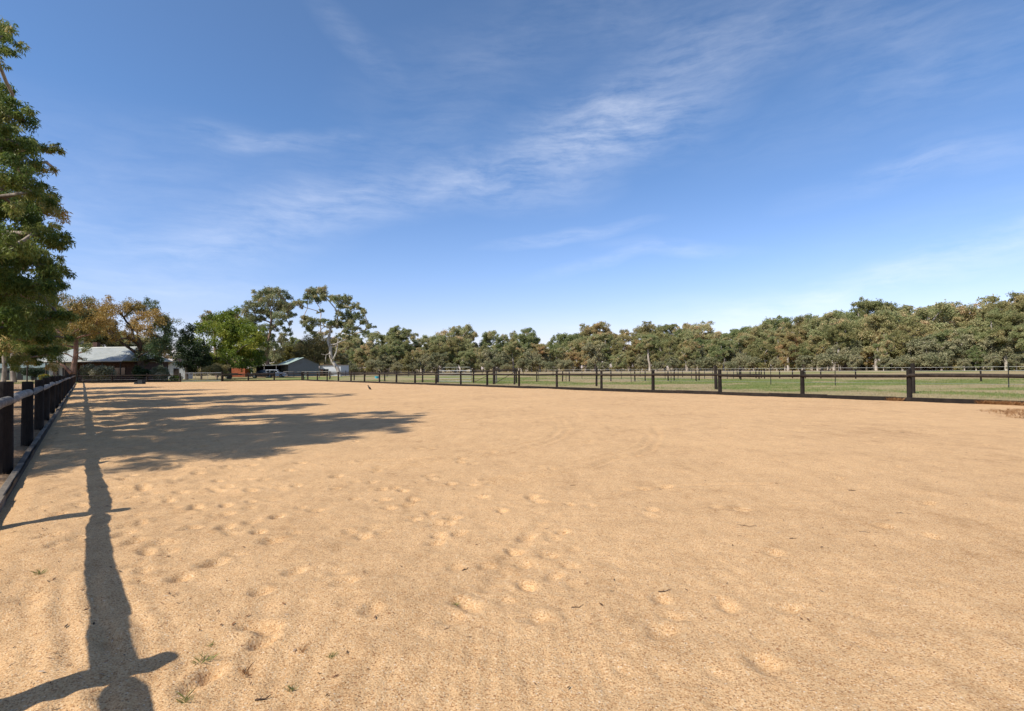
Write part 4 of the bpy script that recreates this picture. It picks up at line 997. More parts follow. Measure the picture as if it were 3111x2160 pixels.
M_black = simple("black_and_painted_shade", (.012, .012, .012), .9, .2, 2)  # plain black; also holds the painted shade of carport and annex doorway
m, t = new_mat("window_glass"); finish(t, (.015, .018, .02, 1), .08, spec=.6); M_glass = m
M_brownroof = simple("brown_tile_roof", (.14, .085, .06), .8, .25, 4)
def obox(parent, name, o, ax, ay, u0, u1, v0, v1, z0, z1, mat, bevel=0, **kw):
    b = Mb(); c = o + ax * ((u0 + u1) / 2) + ay * ((v0 + v1) / 2) + Vector((0, 0, (z0 + z1) / 2))
    b.box(c, (abs(u1 - u0), abs(v1 - v0), abs(z1 - z0)), ax=(ax, ay, Vector((0, 0, 1)))); return b.build(name, mat, parent, bevel=bevel, **kw)
def slab(parent, name, q, th, mat, upn=None):
    """quad roof plane with thickness"""
    q = [Vector(p) for p in q]; n = (q[1] - q[0]).cross(q[2] - q[0]).normalized()
    if n.z < 0: n = -n
    b = Mb(); b.prism(q, (0, 0, 0), n * -th); return b.build(name, mat, parent)
def corr(parent, name, q, n_ribs, h, mat):
    """corrugated sheet over quad q0(eave a) q1(eave b) q2(ridge b) q3(ridge a)"""
    q = [Vector(p) for p in q]; nr = (q[1] - q[0]).cross(q[3] - q[0]).normalized()
    if nr.z < 0: nr = -nr
    V = []; F = []; N = n_ribs * 2
    for i in range(N + 1):
        t_ = i / N; o_ = nr * (h if i % 2 else 0)
        V += [q[0].lerp(q[1], t_) + o_, q[3].lerp(q[2], t_) + o_, q[3].lerp(q[2], t_) + o_ - nr * .04, q[0].lerp(q[1], t_) + o_ - nr * .04]
    for i in range(N):
        a = i * 4; c = a + 4; F += [(a, c, c + 1, a + 1), (a + 1, c + 1, c + 2, a + 2), (a + 2, c + 2, c + 3, a + 3), (a + 3, c + 3, c, a)]
    b = Mb(); b.add(V, F); return b.build(name, mat, parent)
# ---- house
HX, HY = Vector((1, -.02, 0)).normalized(), Vector((.02, 1, 0)).normalized()
HO = W(129, 1130, 80); HO.z = 0
house = empty("house", HO + Vector((7, 3, 0)), "long low homestead with pale iron roof behind the gums at the left", "house")
Lh = 14.5
e0, e1, dep = -.3, Lh, 8.0; ze, zr = 3.15, 5.35
rl, rr_ = 2.2, Lh - 2.6
A = [HO + HX * e0 + HY * -2.8, HO + HX * e1 + HY * -2.8, HO + HX * e1 + HY * (dep + .6), HO + HX * e0 + HY * (dep + .6)]
R0, R1 = HO + HX * rl + HY * 3.6, HO + HX * rr_ + HY * 3.6
z = Vector((0, 0, 1))
corr(house, "roof", [A[0] + z * ze, A[1] + z * ze, R1 + z * zr, R0 + z * zr], 60, .02, M_roof)
def tri(parent, name, a, b_, c, mat):
    n = (b_ - a).cross(c - a).normalized(); n = n if n.z > 0 else -n
    q = Mb(); q.prism([a, b_, c], (0, 0, 0), n * -.05); return q.build(name, mat, parent)
tri(house, "roof", A[1] + z * ze, A[2] + z * ze, R1 + z * zr, M_roof)
tri(house, "roof", A[3] + z * ze, A[0] + z * ze, R0 + z * zr, M_roof)
corr(house, "roof", [A[2] + z * ze, A[3] + z * ze, R0 + z * zr, R1 + z * zr], 60, .02, M_roof)
b = Mb(); b.tube([R0 + z * (zr + .04), R1 + z * (zr + .04)], .09, 6); b.build("ridge_cap", M_roof, house)
obox(house, "gutter", HO, HX, HY, e0, e1, -2.94, -2.81, ze - .12, ze - .01, M_trim)
obox(house, "fascia", HO, HX, HY, e0, e1, -2.80, -2.76, ze - .26, ze - .05, M_dkwood)
obox(house, "wall", HO, HX, HY, 1.0, 5.2, 0, dep, 0, ze - .1, M_cream)
obox(house, "wall", HO, HX, HY, 5.2, Lh - .6, .3, dep, 0, ze - .1, M_brick, label="dark red brick wall")
for u0, u1, z0, z1 in ((3.1, 4.1, 0.05, 2.2), (8.9, 9.9, .05, 2.25)):
    obox(house, "door", HO, HX, HY, u0, u1, -.03 if u0 < 5 else .26, -.003 if u0 < 5 else .297, z0, z1, M_dkwood)
for u0, u1, v_ in ((1.6, 2.6, 0), (4.4, 5.0, 0), (6.2, 8.0, .3), (10.6, 12.6, .3)):
    w_ = obox(house, "window", HO, HX, HY, u0, u1, v_ - .06, v_ - .003, .9, 2.2, M_trim if u0 < 5 else M_dkwood)
    for k_ in (0, 1):
        um = u0 + .05 + k_ * ((u1 - u0) / 2 - .02)
        obox(w_, "pane", HO, HX, HY, um, um + (u1 - u0) / 2 - .08, v_ - .075, v_ - .062, .96, 2.14, M_glass)
for u in (.1, 2.9, 5.7, 8.5, 11.3, 14.0): obox(house, "verandah_post", HO, HX, HY, u, u + .12, -2.7, -2.58, 0, ze - .05, M_dkwood)
obox(house, "verandah_floor", HO, HX, HY, -.1, Lh - .2, -2.75, -.0, -.1, .06, M_dkwood)
b = Mb(); cc = HO + HX * 4.2 + HY * 5; b.box(cc + z * (zr + .1), (.7, .7, 1.7)); b.build("chimney", M_brick, house)
# skillion at the house's left
# verandah picket barrier, thin pale rail in front of the house
# ---- small white outbuilding with brown roof
OB = W(505, 1130, 102); OB.z = 0
ob = empty("outbuilding", OB, "small white outbuilding with brown gable roof between the dark trees", "shed")
ax, ay = Vector((.93, .36, 0)).normalized(), Vector((-.36, .93, 0)).normalized()
wl = 3.4
b = Mb(); b.prism([OB, OB + ax * wl, OB + ax * wl + z * 2.6, OB + ax * wl / 2 + z * 3.9, OB + z * 2.6], (0, 0, 0), ay * 6); b.build("wall", M_white, ob)
for s in (0, 1):
    a0 = OB + ax * (-.35 if s == 0 else wl + .35) + z * 2.36 - ay * .4; r0 = OB + ax * wl / 2 + z * 3.98 - ay * .4
    slab(ob, "roof", [a0, r0, r0 + ay * 6.8, a0 + ay * 6.8], -.08, M_brownroof)
obox(ob, "door", OB, ax, ay, 1.2, 2.1, -.04, -.003, .02, 2.1, M_dkwood)
# ---- big shed
SO = W(876, 1135, 124); SO.z = 0
ph = math.radians(38); sx_, sy_ = Vector((math.cos(ph), math.sin(ph), 0)), Vector((-math.sin(ph), math.cos(ph), 0))
shed = empty("machinery_shed", SO + sx_ * 4, "grey gabled farm shed with green roof and open carport at its left", "shed")
WS = 7.1; zE, zR = 3.0, 4.55; ap = 3.5
b = Mb(); b.prism([SO, SO + sx_ * WS, SO + sx_ * WS + z * zE, SO + sx_ * ap + z * zR, SO + z * zE], (0, 0, 0), sy_ * 9); b.build("wall", M_shedw, shed)
# vertical sheet ribs on the gable
b = Mb()
for i in range(1, 30):
    u = i * WS / 30; zt = zE + (zR - zE) * (u / ap if u < ap else (WS - u) / (WS - ap)); b.box(SO + sx_ * u - sy_ * .012 + z * (zt / 2), (.05, .02, zt - .06), ax=(sx_, sy_, z))
tag(b.build("wall_ribs", M_shedw, shed), kind='stuff')
rdg = SO + sx_ * ap + z * (zR + .06)
el_ = SO - sx_ * .2 + z * (zE + .02)
er_ = SO + sx_ * (WS + .3) + z * (zE - .06)
# the roof's near edge sweeps back to the left over the carport
bk = sy_ * 9.3
corr(shed, "roof", [el_ - sy_ * .3, el_ + bk, rdg + bk, rdg - sy_ * .3], 30, .02, M_roofg)
corr(shed, "roof", [er_ - sy_ * .3, er_ + bk, rdg + bk, rdg - sy_ * .3], 30, .02, M_roofg)
# lean-to over the carport, facing the camera a little
c0 = SO - sx_ * 8.0 + z * 2.62; c1 = SO - sx_ * .02 + z * 3.0
corr(shed, "carport_roof", [c0 - sy_ * .3, c0 + sy_ * 7.2, c1 + sy_ * 7.2, c1 - sy_ * .3], 26, .02, M_roofg)
b = Mb(); b.beam(c0 - sy_ * .36 - z * .08, c1 - sy_ * .36 - z * .08, .06, .12); b.build("carport_fascia", M_trim, shed)
for u in (-7.9, -5.3, -2.7): b = Mb(); p = SO + sx_ * u - sy_ * .1; b.tube([p, p + z * (2.55 + (u + 8.0) * .047)], .07, 6); b.build("carport_post", M_trim, shed)
obox(shed, "back_shade", SO, sx_, sy_, -5.5, -.02, 6.6, 6.8, 0, 2.7, M_black, label="black slab painting the shade at the back of the carport")  # shade under the carport roof put in as black colour
# annex
an = W(971, 1130, 129); an.z = 0; an0 = an.copy()
obox(shed, "annex_wall", an, HX, HY, 0, 5.2, 0, 6, 0, 2.72, M_white, label="white low annex wall")
obox(shed, "annex_roof", an, HX, HY, -.05, 5.35, -.25, 6.3, 2.73, 2.86, M_brownroof)
obox(shed, "doorway_shade", an, HX, HY, .9, 2.2, -.03, -.004, .02, 1.75, M_black, label="shade in the open doorway of the annex, painted as a black panel")  # solid wall behind; the black stands in for shade inside
obox(shed, "door", an, HX, HY, .15, .86, -.05, -.004, .02, 1.75, simple("brown_door", (.22, .12, .07), .8, .2, 3))
# ---- water tank
def lathe(b, c, prof, n=20):
    c = Vector(c); k0 = len(b.v)
    for r, zz in prof:
        for j in range(n): b.v.append((c.x + r * math.cos(6.28318 * j / n), c.y + r * math.sin(6.28318 * j / n), c.z + zz))
    for i in range(len(prof) - 1):
        for j in range(n): a0 = k0 + i * n + j; a1 = k0 + i * n + (j + 1) % n; b.f.append((a0, a1, a1 + n, a0 + n))
    b.f.append(tuple(k0 + j for j in range(n))[::-1]); b.f.append(tuple(k0 + (len(prof) - 1) * n + j for j in range(n))); return b
TK = W(752, 1140, 128); TK.z = 0
tank = empty("water_tank", TK, "pale green ribbed rainwater tank left of the carport", "water tank")
M_tank = simple("pale_green_sheet", (.20, .30, .22), .5, .1, 2)
prof = [(1.15, 0)] + [(1.15 + (.03 if i % 2 else 0), i * .1) for i in range(1, 17)]
lathe(Mb(), TK, prof).build("tank_body", M_tank, tank); lathe(Mb(), TK, [(1.24, 1.66), (1.1, 1.78), (.3, 2.0), (.05, 2.02)]).build("lid", M_tank, tank)
# ---- orange horse truck / container behind the tree
OT = W(714, 1140, 121); OT.z = 0
ot = empty("shipping_container", OT, "rust-orange steel container showing under the bright green tree", "container")
M_rust = simple("rust_orange_paint", (.30, .085, .032), .8, .25, 2)
obox(ot, "body", OT, HX, HY, -2.3, 2.3, 0, 2.4, .15, 2.05, M_rust, bevel=.03)
for i in range(15): obox(ot, "wall_rib", OT, HX, HY, -2.2 + i * .29, -2.08 + i * .29, -.035, -.003, .25, 1.95, M_rust)
obox(ot, "top_rail", OT, HX, HY, -2.3, 2.3, -.05, .05, 2.06, 2.14, M_rust)
# ---- flat trailer
TR = W(700, 1142, 112); TR.z = 0
tr_ = empty("trailer", TR, "low dark flat-deck trailer parked under the bright green tree", "trailer")
obox(tr_, "deck", TR, HX, HY, -2.4, 1.6, 0, 1.8, .62, .74, M_dkwood); obox(tr_, "side_board", TR, HX, HY, -2.4, 1.6, -.04, -.003, .55, 1.05, M_black)
b = Mb(); b.beam(TR + HX * 1.6 + HY * .9 + z * .6, TR + HX * 3.0 + HY * .9 + z * .5, .1, .1); b.build("drawbar", M_dkwood, tr_)
def wheel(parent, c, r, wd, axv, rimmat, hub=True):
    c = Vector(c); b = Mb(); b.tube([c - axv * wd / 2, c - axv * wd * .4, c + axv * wd * .4, c + axv * wd / 2], [r * .93, r, r, r * .93], 18)
    w_ = b.build("wheel", M_rubber_shadow, parent); b = Mb(); b.tube([c - axv * (wd / 2 + .012), c - axv * (wd / 2 + .004)], [r * .5, r * .58], 12); b.tube([c + axv * (wd / 2 + .004), c + axv * (wd / 2 + .012)], [r * .58, r * .5], 12); b.build("rim", rimmat, w_)
for u in (-.7, .15): wheel(tr_, TR + HX * u + HY * -.12 + z * .32, .32, .18, HY, M_galv)
# ---- vehicles
def car(name, label, o, yaw, paint, L=4.7, wd=1.85, h=1.72, kind='suv'):
    o = Vector(o); ax = Vector((math.cos(yaw), math.sin(yaw), 0)); ay = Vector((-math.sin(yaw), math.cos(yaw), 0))
    e = empty(name, o, label, "car", "vehicles parked by the carport"); ORG[e.name] = o
    def pr(poly, y0, y1, mat, nm, par=e, bevel=0, taper=0.0):
        n = len(poly); vs = []
        for yy in (y0, y1):
            for (x, zz) in poly:
                k = 1 - taper * max(0, (zz - 1.0)) / .75; vs.append(o + ax * x + ay * (yy * k) + z * zz)
        b = Mb(); b.add(vs, [tuple(range(n))[::-1], tuple(range(n, 2 * n))] + [(i, (i + 1) % n, (i + 1) % n + n, i + n) for i in range(n)])
        return b.build(nm, mat, par, bevel=bevel)
    w2 = wd / 2
    def arch(cx, r=.38): return [(cx + r * math.cos(a), .34 + r * math.sin(a)) for a in np.linspace(math.pi, 0, 8)]
    body = [(-L / 2, .45), (-L / 2 + .03, .28)] + arch(-1.40) + arch(1.38) + [(L / 2 - .06, .28), (L / 2, .50), (L / 2 - .06, .82), (L / 2 - .45, .98), (1.15, 1.06), (-2.1, 1.10), (-L / 2 + .03, .95)]
    pr(body, -w2, w2, paint, "body", bevel=.03)
    if kind == 'suv': cab = [(1.15, 1.04), (.45, h - .10), (.2, h - .02), (-.6, h), (-1.7, h - .04), (-2.05, h - .22), (-2.28, 1.08)]
    else: cab = [(1.15, 1.04), (.45, h - .08), (.1, h), (-.55, h - .01), (-.80, 1.10)]
    pr(cab, -w2 + .03, w2 - .03, paint, "cabin", taper=.12, bevel=.02)
    for s in (-1, 1):
        gl = [(.92, 1.10), (.42, h - .18), (.08, h - .13), (.08, 1.10)]; g2_ = [(0, 1.10), (0, h - .13), (-.78 if kind == 'suv' else -.5, h - .12), (-.82 if kind == 'suv' else -.66, 1.10)]; g3 = [(-.9, 1.10), (-.86, h - .12), (-1.62, h - .16), (-1.95, 1.16)]
        for g_ in ([gl, g2_, g3] if kind == 'suv' else [gl, g2_]):
            y0 = s * (w2 - .022)
            pr(g_, y0 - .012, y0 + .012, M_glass, "side_window", taper=.12)
        o2 = o + ay * s * (w2 - .1)
        for cx in (-1.40, 1.38): wheel(e, o2 + ax * cx + z * .34, .34, .22, ay, M_galv)
        obox(e, "headlight", o, ax, ay, L / 2 - .16, L / 2 - .03, s * .75 - .16, s * .75 + .16, .62, .80, M_glass)
        obox(e, "tail_light", o, ax, ay, -L / 2 - .01, -L / 2 + .06, s * .8 - .07, s * .8 + .07, .7, .98, simple("red_lens", (.30, .02, .02), .3, .05))
        obox(e, "mirror", o, ax, ay, .78, .92, s * (w2 + .01), s * (w2 + .2), 1.05, 1.2, paint)
    ws = [Vector((1.17, 0, 1.07)), Vector((.50, 0, h - .13))]
    b = Mb(); vs = []
    for (x, zz, hw) in ((1.13, 1.08, w2 - .14), (.50, h - .15, w2 - .24)): vs += [o + ax * (x + .035) + ay * hw + z * zz, o + ax * (x + .035) - ay * hw + z * zz]
    vs += [v + ax * .012 + z * .01 for v in vs]; b.add(vs, [(0, 1, 3, 2), (4, 5, 7, 6), (0, 1, 5, 4), (2, 3, 7, 6), (0, 2, 6, 4), (1, 3, 7, 5)]); b.build("windscreen", M_glass, e)
    return e
m, t = new_mat("white_car_paint"); finish(t, (.55, .57, .60, 1), .25, spec=.5, **{'Coat Weight': .4}); M_wp = m
m, t = new_mat("dark_car_paint"); finish(t, (.03, .032, .036, 1), .25, spec=.5, **{'Coat Weight': .5}); M_dp = m
c = W(836, 1144, 114); c.z = 0; car("parked_car", "white four-wheel-drive parked side-on before the carport", c, math.radians(8), M_wp)
c = W(797, 1147, 108); c.z = 0; car("parked_car", "dark utility vehicle parked in front of the white four-wheel-drive", c, math.radians(200), M_dp, kind='ute', h=1.62)
c = W(812, 1140, 122); c.z = 0; car("parked_car", "pale car deep under the carport roof", c, math.radians(-60), M_wp)
# pale timber rails in front of the gable: small yard
yr, YR = pfence("yard_fence", "pale top-railed yard fence in front of the shed's grey gable", [(862, 1146), (893, 1147), (930, 1148), (970, 1149), (1004, 1150)], 1.3, .06, M_grey, rails=[], n=6)
for a, c in zip(YR[:-1], YR[1:]):
    for zz in (1.22, .8): log_rail(yr, a + z * zz, c + z * zz, .05, M_rail, n=6, taper=False)
# drive gravel
# ---- blue tub
TBp = G(1145, 1151); tb = empty("feed_tub", TBp, "turquoise plastic feed tub on the grass behind the crow", "tub")
M_blue = simple("turquoise_plastic", (.05, .42, .50), .45, .08, 3, bstr=0)
b = Mb(); lathe(b, TBp, [(.22, .0), (.27, .16), (.31, .36), (.34, .38), (.34, .42), (.30, .42), (.27, .36), (.20, .05)], 20); b.build("tub_body", M_blue, tb)
for s in (-1, 1):
    b = Mb(); q = TBp + Vector((s * .33, 0, .34)); b.tube([q + Vector((0, -.08, 0)), q + Vector((s * .05, -.05, -.03)), q + Vector((s * .05, .05, -.03)), q + Vector((0, .08, 0))], .015, 5); b.build("handle", M_blue, tb)
# ---- mounting block
MBp = G(425, 1168); mbk = empty("mounting_block", MBp, "dark two-step mounting block on the sand at the far fence", "step")
M_mb = simple("dark_green_grey_paint", (.012, .015, .015), .6, .25, 5)
for (x0, x1, hgt) in ((-.52, -.12, .27), (-.12, .48, .56)):
    b = Mb(); bx = [MBp + Vector((x0, -.3, 0)), MBp + Vector((x1, -.3, 0)), MBp + Vector((x1 - .04, -.26, hgt)), MBp + Vector((x0 + .04, -.26, hgt))]; b.prism(bx, (0, 0, 0), (0, .6, 0)); b.build("step", M_mb, mbk, bevel=.015)
    obox(mbk, "tread", MBp, Vector((1, 0, 0)), Vector((0, 1, 0)), x0 + .02, x1 - .02, -.3, .3, hgt + .003, hgt + .03, M_rubber_shadow)
# ---- bent white pipe hoop behind the far fence
q = G(309, 1160); hp = Mb(); hp.tube([q, q + z * .55, q + Vector((.12, 0, .78)), q + Vector((.30, 0, .84)), q + Vector((.46, 0, .74)), q + Vector((.5, 0, .55)), q + Vector((.5, 0, .4))], .018, 7)
o = hp.build("pipe_hoop", M_galv, None, smooth=True); tag(o, "bent pale pipe hoop standing on the lawn behind the far fence's left end", "pipe")
# ---- white-roofed shelter on the far paddock
sp = G(1391, 1141.5); sh = empty("field_shelter", sp, "flat white-roofed open shelter far across the paddock above the metal gate", "shelter")
obox(sh, "roof", sp, Vector((1, 0, 0)), Vector((0, 1, 0)), -3.0, 2.6, -1.2, 1.4, 1.80, 1.86, M_trim)
for x in (-3.1, -.1, 2.7):
    for y in (-1.0, 1.2): b = Mb(); p = sp + Vector((x, y, 0)); b.tube([p, p + z * 1.8], .03, 5); b.build("leg", M_galv, sh)
for i, zz in enumerate((.5, 1.0)): b = Mb(); b.tube([sp + Vector((-3.1, -1.0, zz)), sp + Vector((2.7, -1.0, zz))], .015, 5); b.build("rail", M_galv, sh)
# ---- houses glimpsed through the belt on the right
for (px, py, Y, wv_, hv, lab, ln_) in [(2620, 1128, 128, 5.0, 4.6, "pale iron-roofed house glimpsed through the belt, above the second full rail bay", 'a'), (2838, 1128, 112, 2.2, 3.6, "small pale-roofed shed glimpsed through the belt right of the strainer post", 'b')]:
    p = W(px, py, Y); p.z = 0; e = empty("distant_house" if ln_ == 'a' else "distant_shed", p, lab, "house" if ln_ == 'a' else "shed")
    X1, Y1 = Vector((1, 0, 0)), Vector((0, 1, 0))
    obox(e, "wall", p, X1, Y1, -wv_ / 2 + .2, wv_ / 2 - .2, .3, 5, 0, hv - 1.5, M_dkwood if ln_ == 'a' else M_brick)
    slab(e, "roof", [p + Vector((-wv_ / 2, 0, hv - 1.6)), p + Vector((wv_ / 2, 0, hv - 1.6)), p + Vector((wv_ / 2 - .8, 2.6, hv)), p + Vector((-wv_ / 2 + .8, 2.6, hv))], .08, M_white)
    obox(e, "window", p, X1, Y1, -.5, .5, .24, .297, .8, 1.7, M_glass)
# ---- dark yard rails far left, seen past the twin trunks
y2, Y2 = pfence("yard_fence", "dark timber yard rails beyond the twin pale trunks at the left edge", [(60, 1141), (84, 1141), (110, 1141)], 1.45, .08, M_post, n=6)
for a, c in zip(Y2[:-1], Y2[1:]):
    for zz in (1.4, 1.1, .8, .5): log_rail(y2, a + z * zz, c + z * zz, .05, M_dark_rail, n=6, taper=False)
wp = empty("bollard", G(56, 1151), "short pale round post beside the twin trunks at the left edge", "post"); 
post(wp, G(56, 1151), 1.6, .16, M_rail, name='post_shaft', n=8)
# long low shed roof far left behind trees
sh2 = W(40, 1130, 112); sh2.z = 0; e = empty("stable", sh2, "dim green-walled stable behind the yard rails at far left", "stable")
obox(e, "wall", sh2, HX, HY, -6, 6.5, 0, 5, 0, 2.7, simple("dull_green_wall", (.10, .13, .10), .7, .15, 1)); slab(e, "roof", [sh2 + HX * -6.4 - HY * .6 + z * 2.6, sh2 + HX * 6.9 - HY * .6 + z * 2.6, sh2 + HX * 6.9 + HY * 3 + z * 3.6, sh2 + HX * -6.4 + HY * 3 + z * 3.6], .06, simple('dull_green_roof', (.13, .16, .14), .7, .1, 1))
for u in (-4.5, -1.5, 1.5, 4.5): obox(e, "stable_door", sh2, HX, HY, u - .6, u + .6, -.04, -.003, .02, 2.1, M_black)
# ---- the crow
CP = G(1122, 1186)
cr = empty("crow", CP, "black crow standing upright on the sand just before the far fence posts", "bird")
M_crow = simple("black_feathers", (.012, .012, .014), .5, .3, 12)
M_beak = simple("black_beak", (.02, .02, .02), .4, .1, 8)
def C_(x, zz, y=0): return CP + Vector((x, y, zz))
b = Mb(); b.tube([C_(-.105, .325), C_(-.085, .335), C_(-.06, .315), C_(-.05, .285), C_(-.035, .24), C_(.0, .185), (C_(.045, .13)), C_(.085, .09), C_(.115, .065)], [.014, .030, .034, .030, .045, .060, .050, .028, .012], 10)
b.build("body", M_crow, cr, smooth=True)
b = Mb(); b.tube([C_(-.108, .328), C_(-.14, .322), C_(-.165, .312)], [.014, .010, .002], 6); b.build("beak", M_beak, cr, smooth=True)
b = Mb(); b.add([C_(.09, .10, .025), C_(.09, .10, -.025), C_(.20, .015, -.03), C_(.20, .015, .03), C_(.09, .085, .025), C_(.09, .085, -.025), C_(.20, .008, -.03), C_(.20, .008, .03)], [(0, 1, 2, 3), (4, 5, 6, 7), (0, 1, 5, 4), (2, 3, 7, 6), (0, 3, 7, 4), (1, 2, 6, 5)]); b.build("tail", M_crow, cr)
for s in (-1, 1):
    b = Mb(); b.tube([C_(-.02, .245, s * .045), C_(.03, .19, s * .062), C_(.09, .11, s * .048), C_(.14, .06, s * .02)], [.012, .030, .022, .005], 7); b.build("wing", M_crow, cr, smooth=True)
    b = Mb(); b.tube([C_(.015, .14, s * .022), C_(.02, .07, s * .024), C_(.005, .03, s * .024)], [.014, .007, .006], 6)
    for a in (-.5, 0, .5): b.tube([C_(.005, .035, s * .024), C_(-.03, .022, s * .024 + .03 * a)], [.005, .003], 4)
    b.build("leg", M_beak, cr)

# ------------------------------------------------------------------ small growth and litter
def blades(name, label, spots, mat, hmin, hmax, wd, per, spread, seed, zf=None, lean=.6, parent=None):
    rg = np.random.default_rng(seed); S = np.array([(p[0], p[1], p[2]) for p in spots]); n = len(S) * per
    base = np.repeat(S, per, 0); a = rg.uniform(0, 6.283, n); r = rg.random(n) * spread
    base = base + np.stack([r * np.cos(a), r * np.sin(a), np.zeros(n)], 1)
    h = rg.uniform(hmin, hmax, n); la = rg.uniform(0, 6.283, n); le = rg.uniform(.1, lean, n) * h
    tip = base + np.stack([le * np.cos(la), le * np.sin(la), h], 1); sd = np.stack([-np.sin(la), np.cos(la), 0 * la], 1) * wd
    V = np.empty((n, 4, 3)); mid = base * .5 + tip * .5 + np.stack([0 * h, 0 * h, h * .12], 1)
    V[:, 0] = base - sd * .6; V[:, 1] = base + sd * .6; V[:, 2] = mid + sd * .5 ; V[:, 3] = tip
    me = mesh_np(name, V.reshape(-1, 3), np.arange(n * 4).reshape(-1, 4), mat)
    at_ = me.attributes.new('tone', 'FLOAT', 'POINT'); at_.data.foreach_set('value', np.repeat(rg.random(n), 4).astype(np.float32))
    return me
G_green = leaf_mat("green_grass_blades", [(.0, (0.069, 0.109, 0.018)), (.5, (0.150, 0.195, 0.042)), (.8, (0.275, 0.268, 0.083)), (1, (0.435, 0.378, 0.157))], .3, .6, .2, 0)
G_dry = leaf_mat("dry_grass_blades", [(.0, (0.144, 0.144, 0.048)), (.4, (0.336, 0.264, 0.132)), (1, (0.552, 0.432, 0.240))], .3, .6, .2, 0)
G_rust = leaf_mat("rust_dry_weeds", [(.0, (.12, .05, .02)), (.5, (.30, .135, .045)), (1, (.45, .26, .11))], .3, .6, .2, 0)
rg = np.random.default_rng(77)
# grass of the near paddock
sg, sd_ = [], []
for i in range(60000):
    u = 24.3 + rg.random() ** 1.5 * 40; v = rg.uniform(-6, 62)
    p = UV(u, v)
    if p.y < 8: continue
    zz = float(ground_h(u, v)) + .06
    g = float(green_amount(np.float64(u), np.float64(v), np.float64(p.x), np.float64(p.y))) + rg.normal(0, .15)
    (sg if g > .55 else sd_).append((p.x, p.y, zz - .02))
def stuffobj(name, me, label):
    o = bpy.data.objects.new(name, me); link(o); tag(o, label, None, None, 'stuff'); return o
stuffobj("green_grass", blades("green_grass", "", sg, G_green, .04, .13, .008, 4, .14, 1), "short green grass of the near paddock beyond the right rail fence")
stuffobj("dry_grass", blades("dry_grass", "", sd_, G_dry, .03, .10, .008, 3, .14, 2), "thin dry grass stubble of the near paddock")
# lawn behind the far fence
sp_ = []
for i in range(14000):
    u = rg.uniform(-14, 30); v = float(v_far(u)) + .25 + rg.random() ** 1.3 * 28; p = UV(u, v); sp_.append((p.x, p.y, 0.0))
stuffobj("lawn_grass", blades("lawn_grass", "", sp_, G_green, .04, .12, .016, 3, .2, 3), "mown lawn grass between the far fence and the house")
# rusty weeds along the right-hand kerb
ws = []
for i in range(520):
    v = rg.uniform(-4, 6.6)
    w_ = .06 + .30 * max(0, (7 - v) / 12) * rg.random(); u = 24.0 - abs(rg.normal(0, 1)) * w_
    if fbm(np.float64(v / 1.3), np.float64(u / .6), 2, 5) < -.08 and v > 2: continue
    p = UV(u, v); ws.append((p.x, p.y, .02))
stuffobj("rust_weeds", blades("rust_weeds", "", ws, G_rust, .05, .17, .006, 26, .13, 4, lean=1.2), "low rust-coloured dry weeds sprawling along the right-hand kerb")
pts = [G(x, y) for x, y in [(3111, 1274), (3085, 1269), (3060, 1262), (3050, 1256), (3090, 1259), (3111, 1264), (3070, 1250), (3030, 1254), (3140, 1262), (3105, 1252)]]
stuffobj("rust_weeds", blades("rust_weeds", "", [(p.x + rg.normal(0, .2), p.y + rg.normal(0, .12), .02) for p in pts for _ in range(4)], G_rust, .03, .10, .006, 26, .24, 6, lean=1.4), "rust-coloured weed patch spreading on the sand at the right frame edge")
# individual tufts growing in the sand close by
for i, (px, py, lab, k) in enumerate([(620, 2035, "wispy green-brown grass tuft just right of the post's shadow tip", 1.0), (745, 2065, "reddish dry grass tuft right of the wispy green one", .9), (565, 2150, "low green grass tuft at the bottom edge beside the rail's shadow", 1.0),
                                      (1385, 1850, "tiny green tuft in a hoof print near the centre foreground", .6), (920, 2005, "sparse brown tuft in the raked sand, bottom centre-left", .6), (1010, 2025, "small dark tuft right of the sparse brown one", .55),
                                      (115, 1765, "flat green-brown tuft between the boards and the rail's shadow", .8), (640, 1985, "small green weed above the wispy tuft", .5), (885, 2120, "pale green tuft near the bottom edge, left of centre", .6)]):
    p = G(px, py); u_, v_ = toUV(p); zz = sand_z(u_, v_)
    me = blades("blades", "", [(0, 0, 0)] * 3, G_rust if i in (1, 4) else G_green, 0.012 * k, .052 * k, .0011, 14, .034 * k, 100 + i, lean=1.6)
    o = bpy.data.objects.new("grass_tuft", me); link(o); o.location = (p.x, p.y, zz - .004); tag(o, lab, "grass tuft", "grass tufts growing in the arena sand")
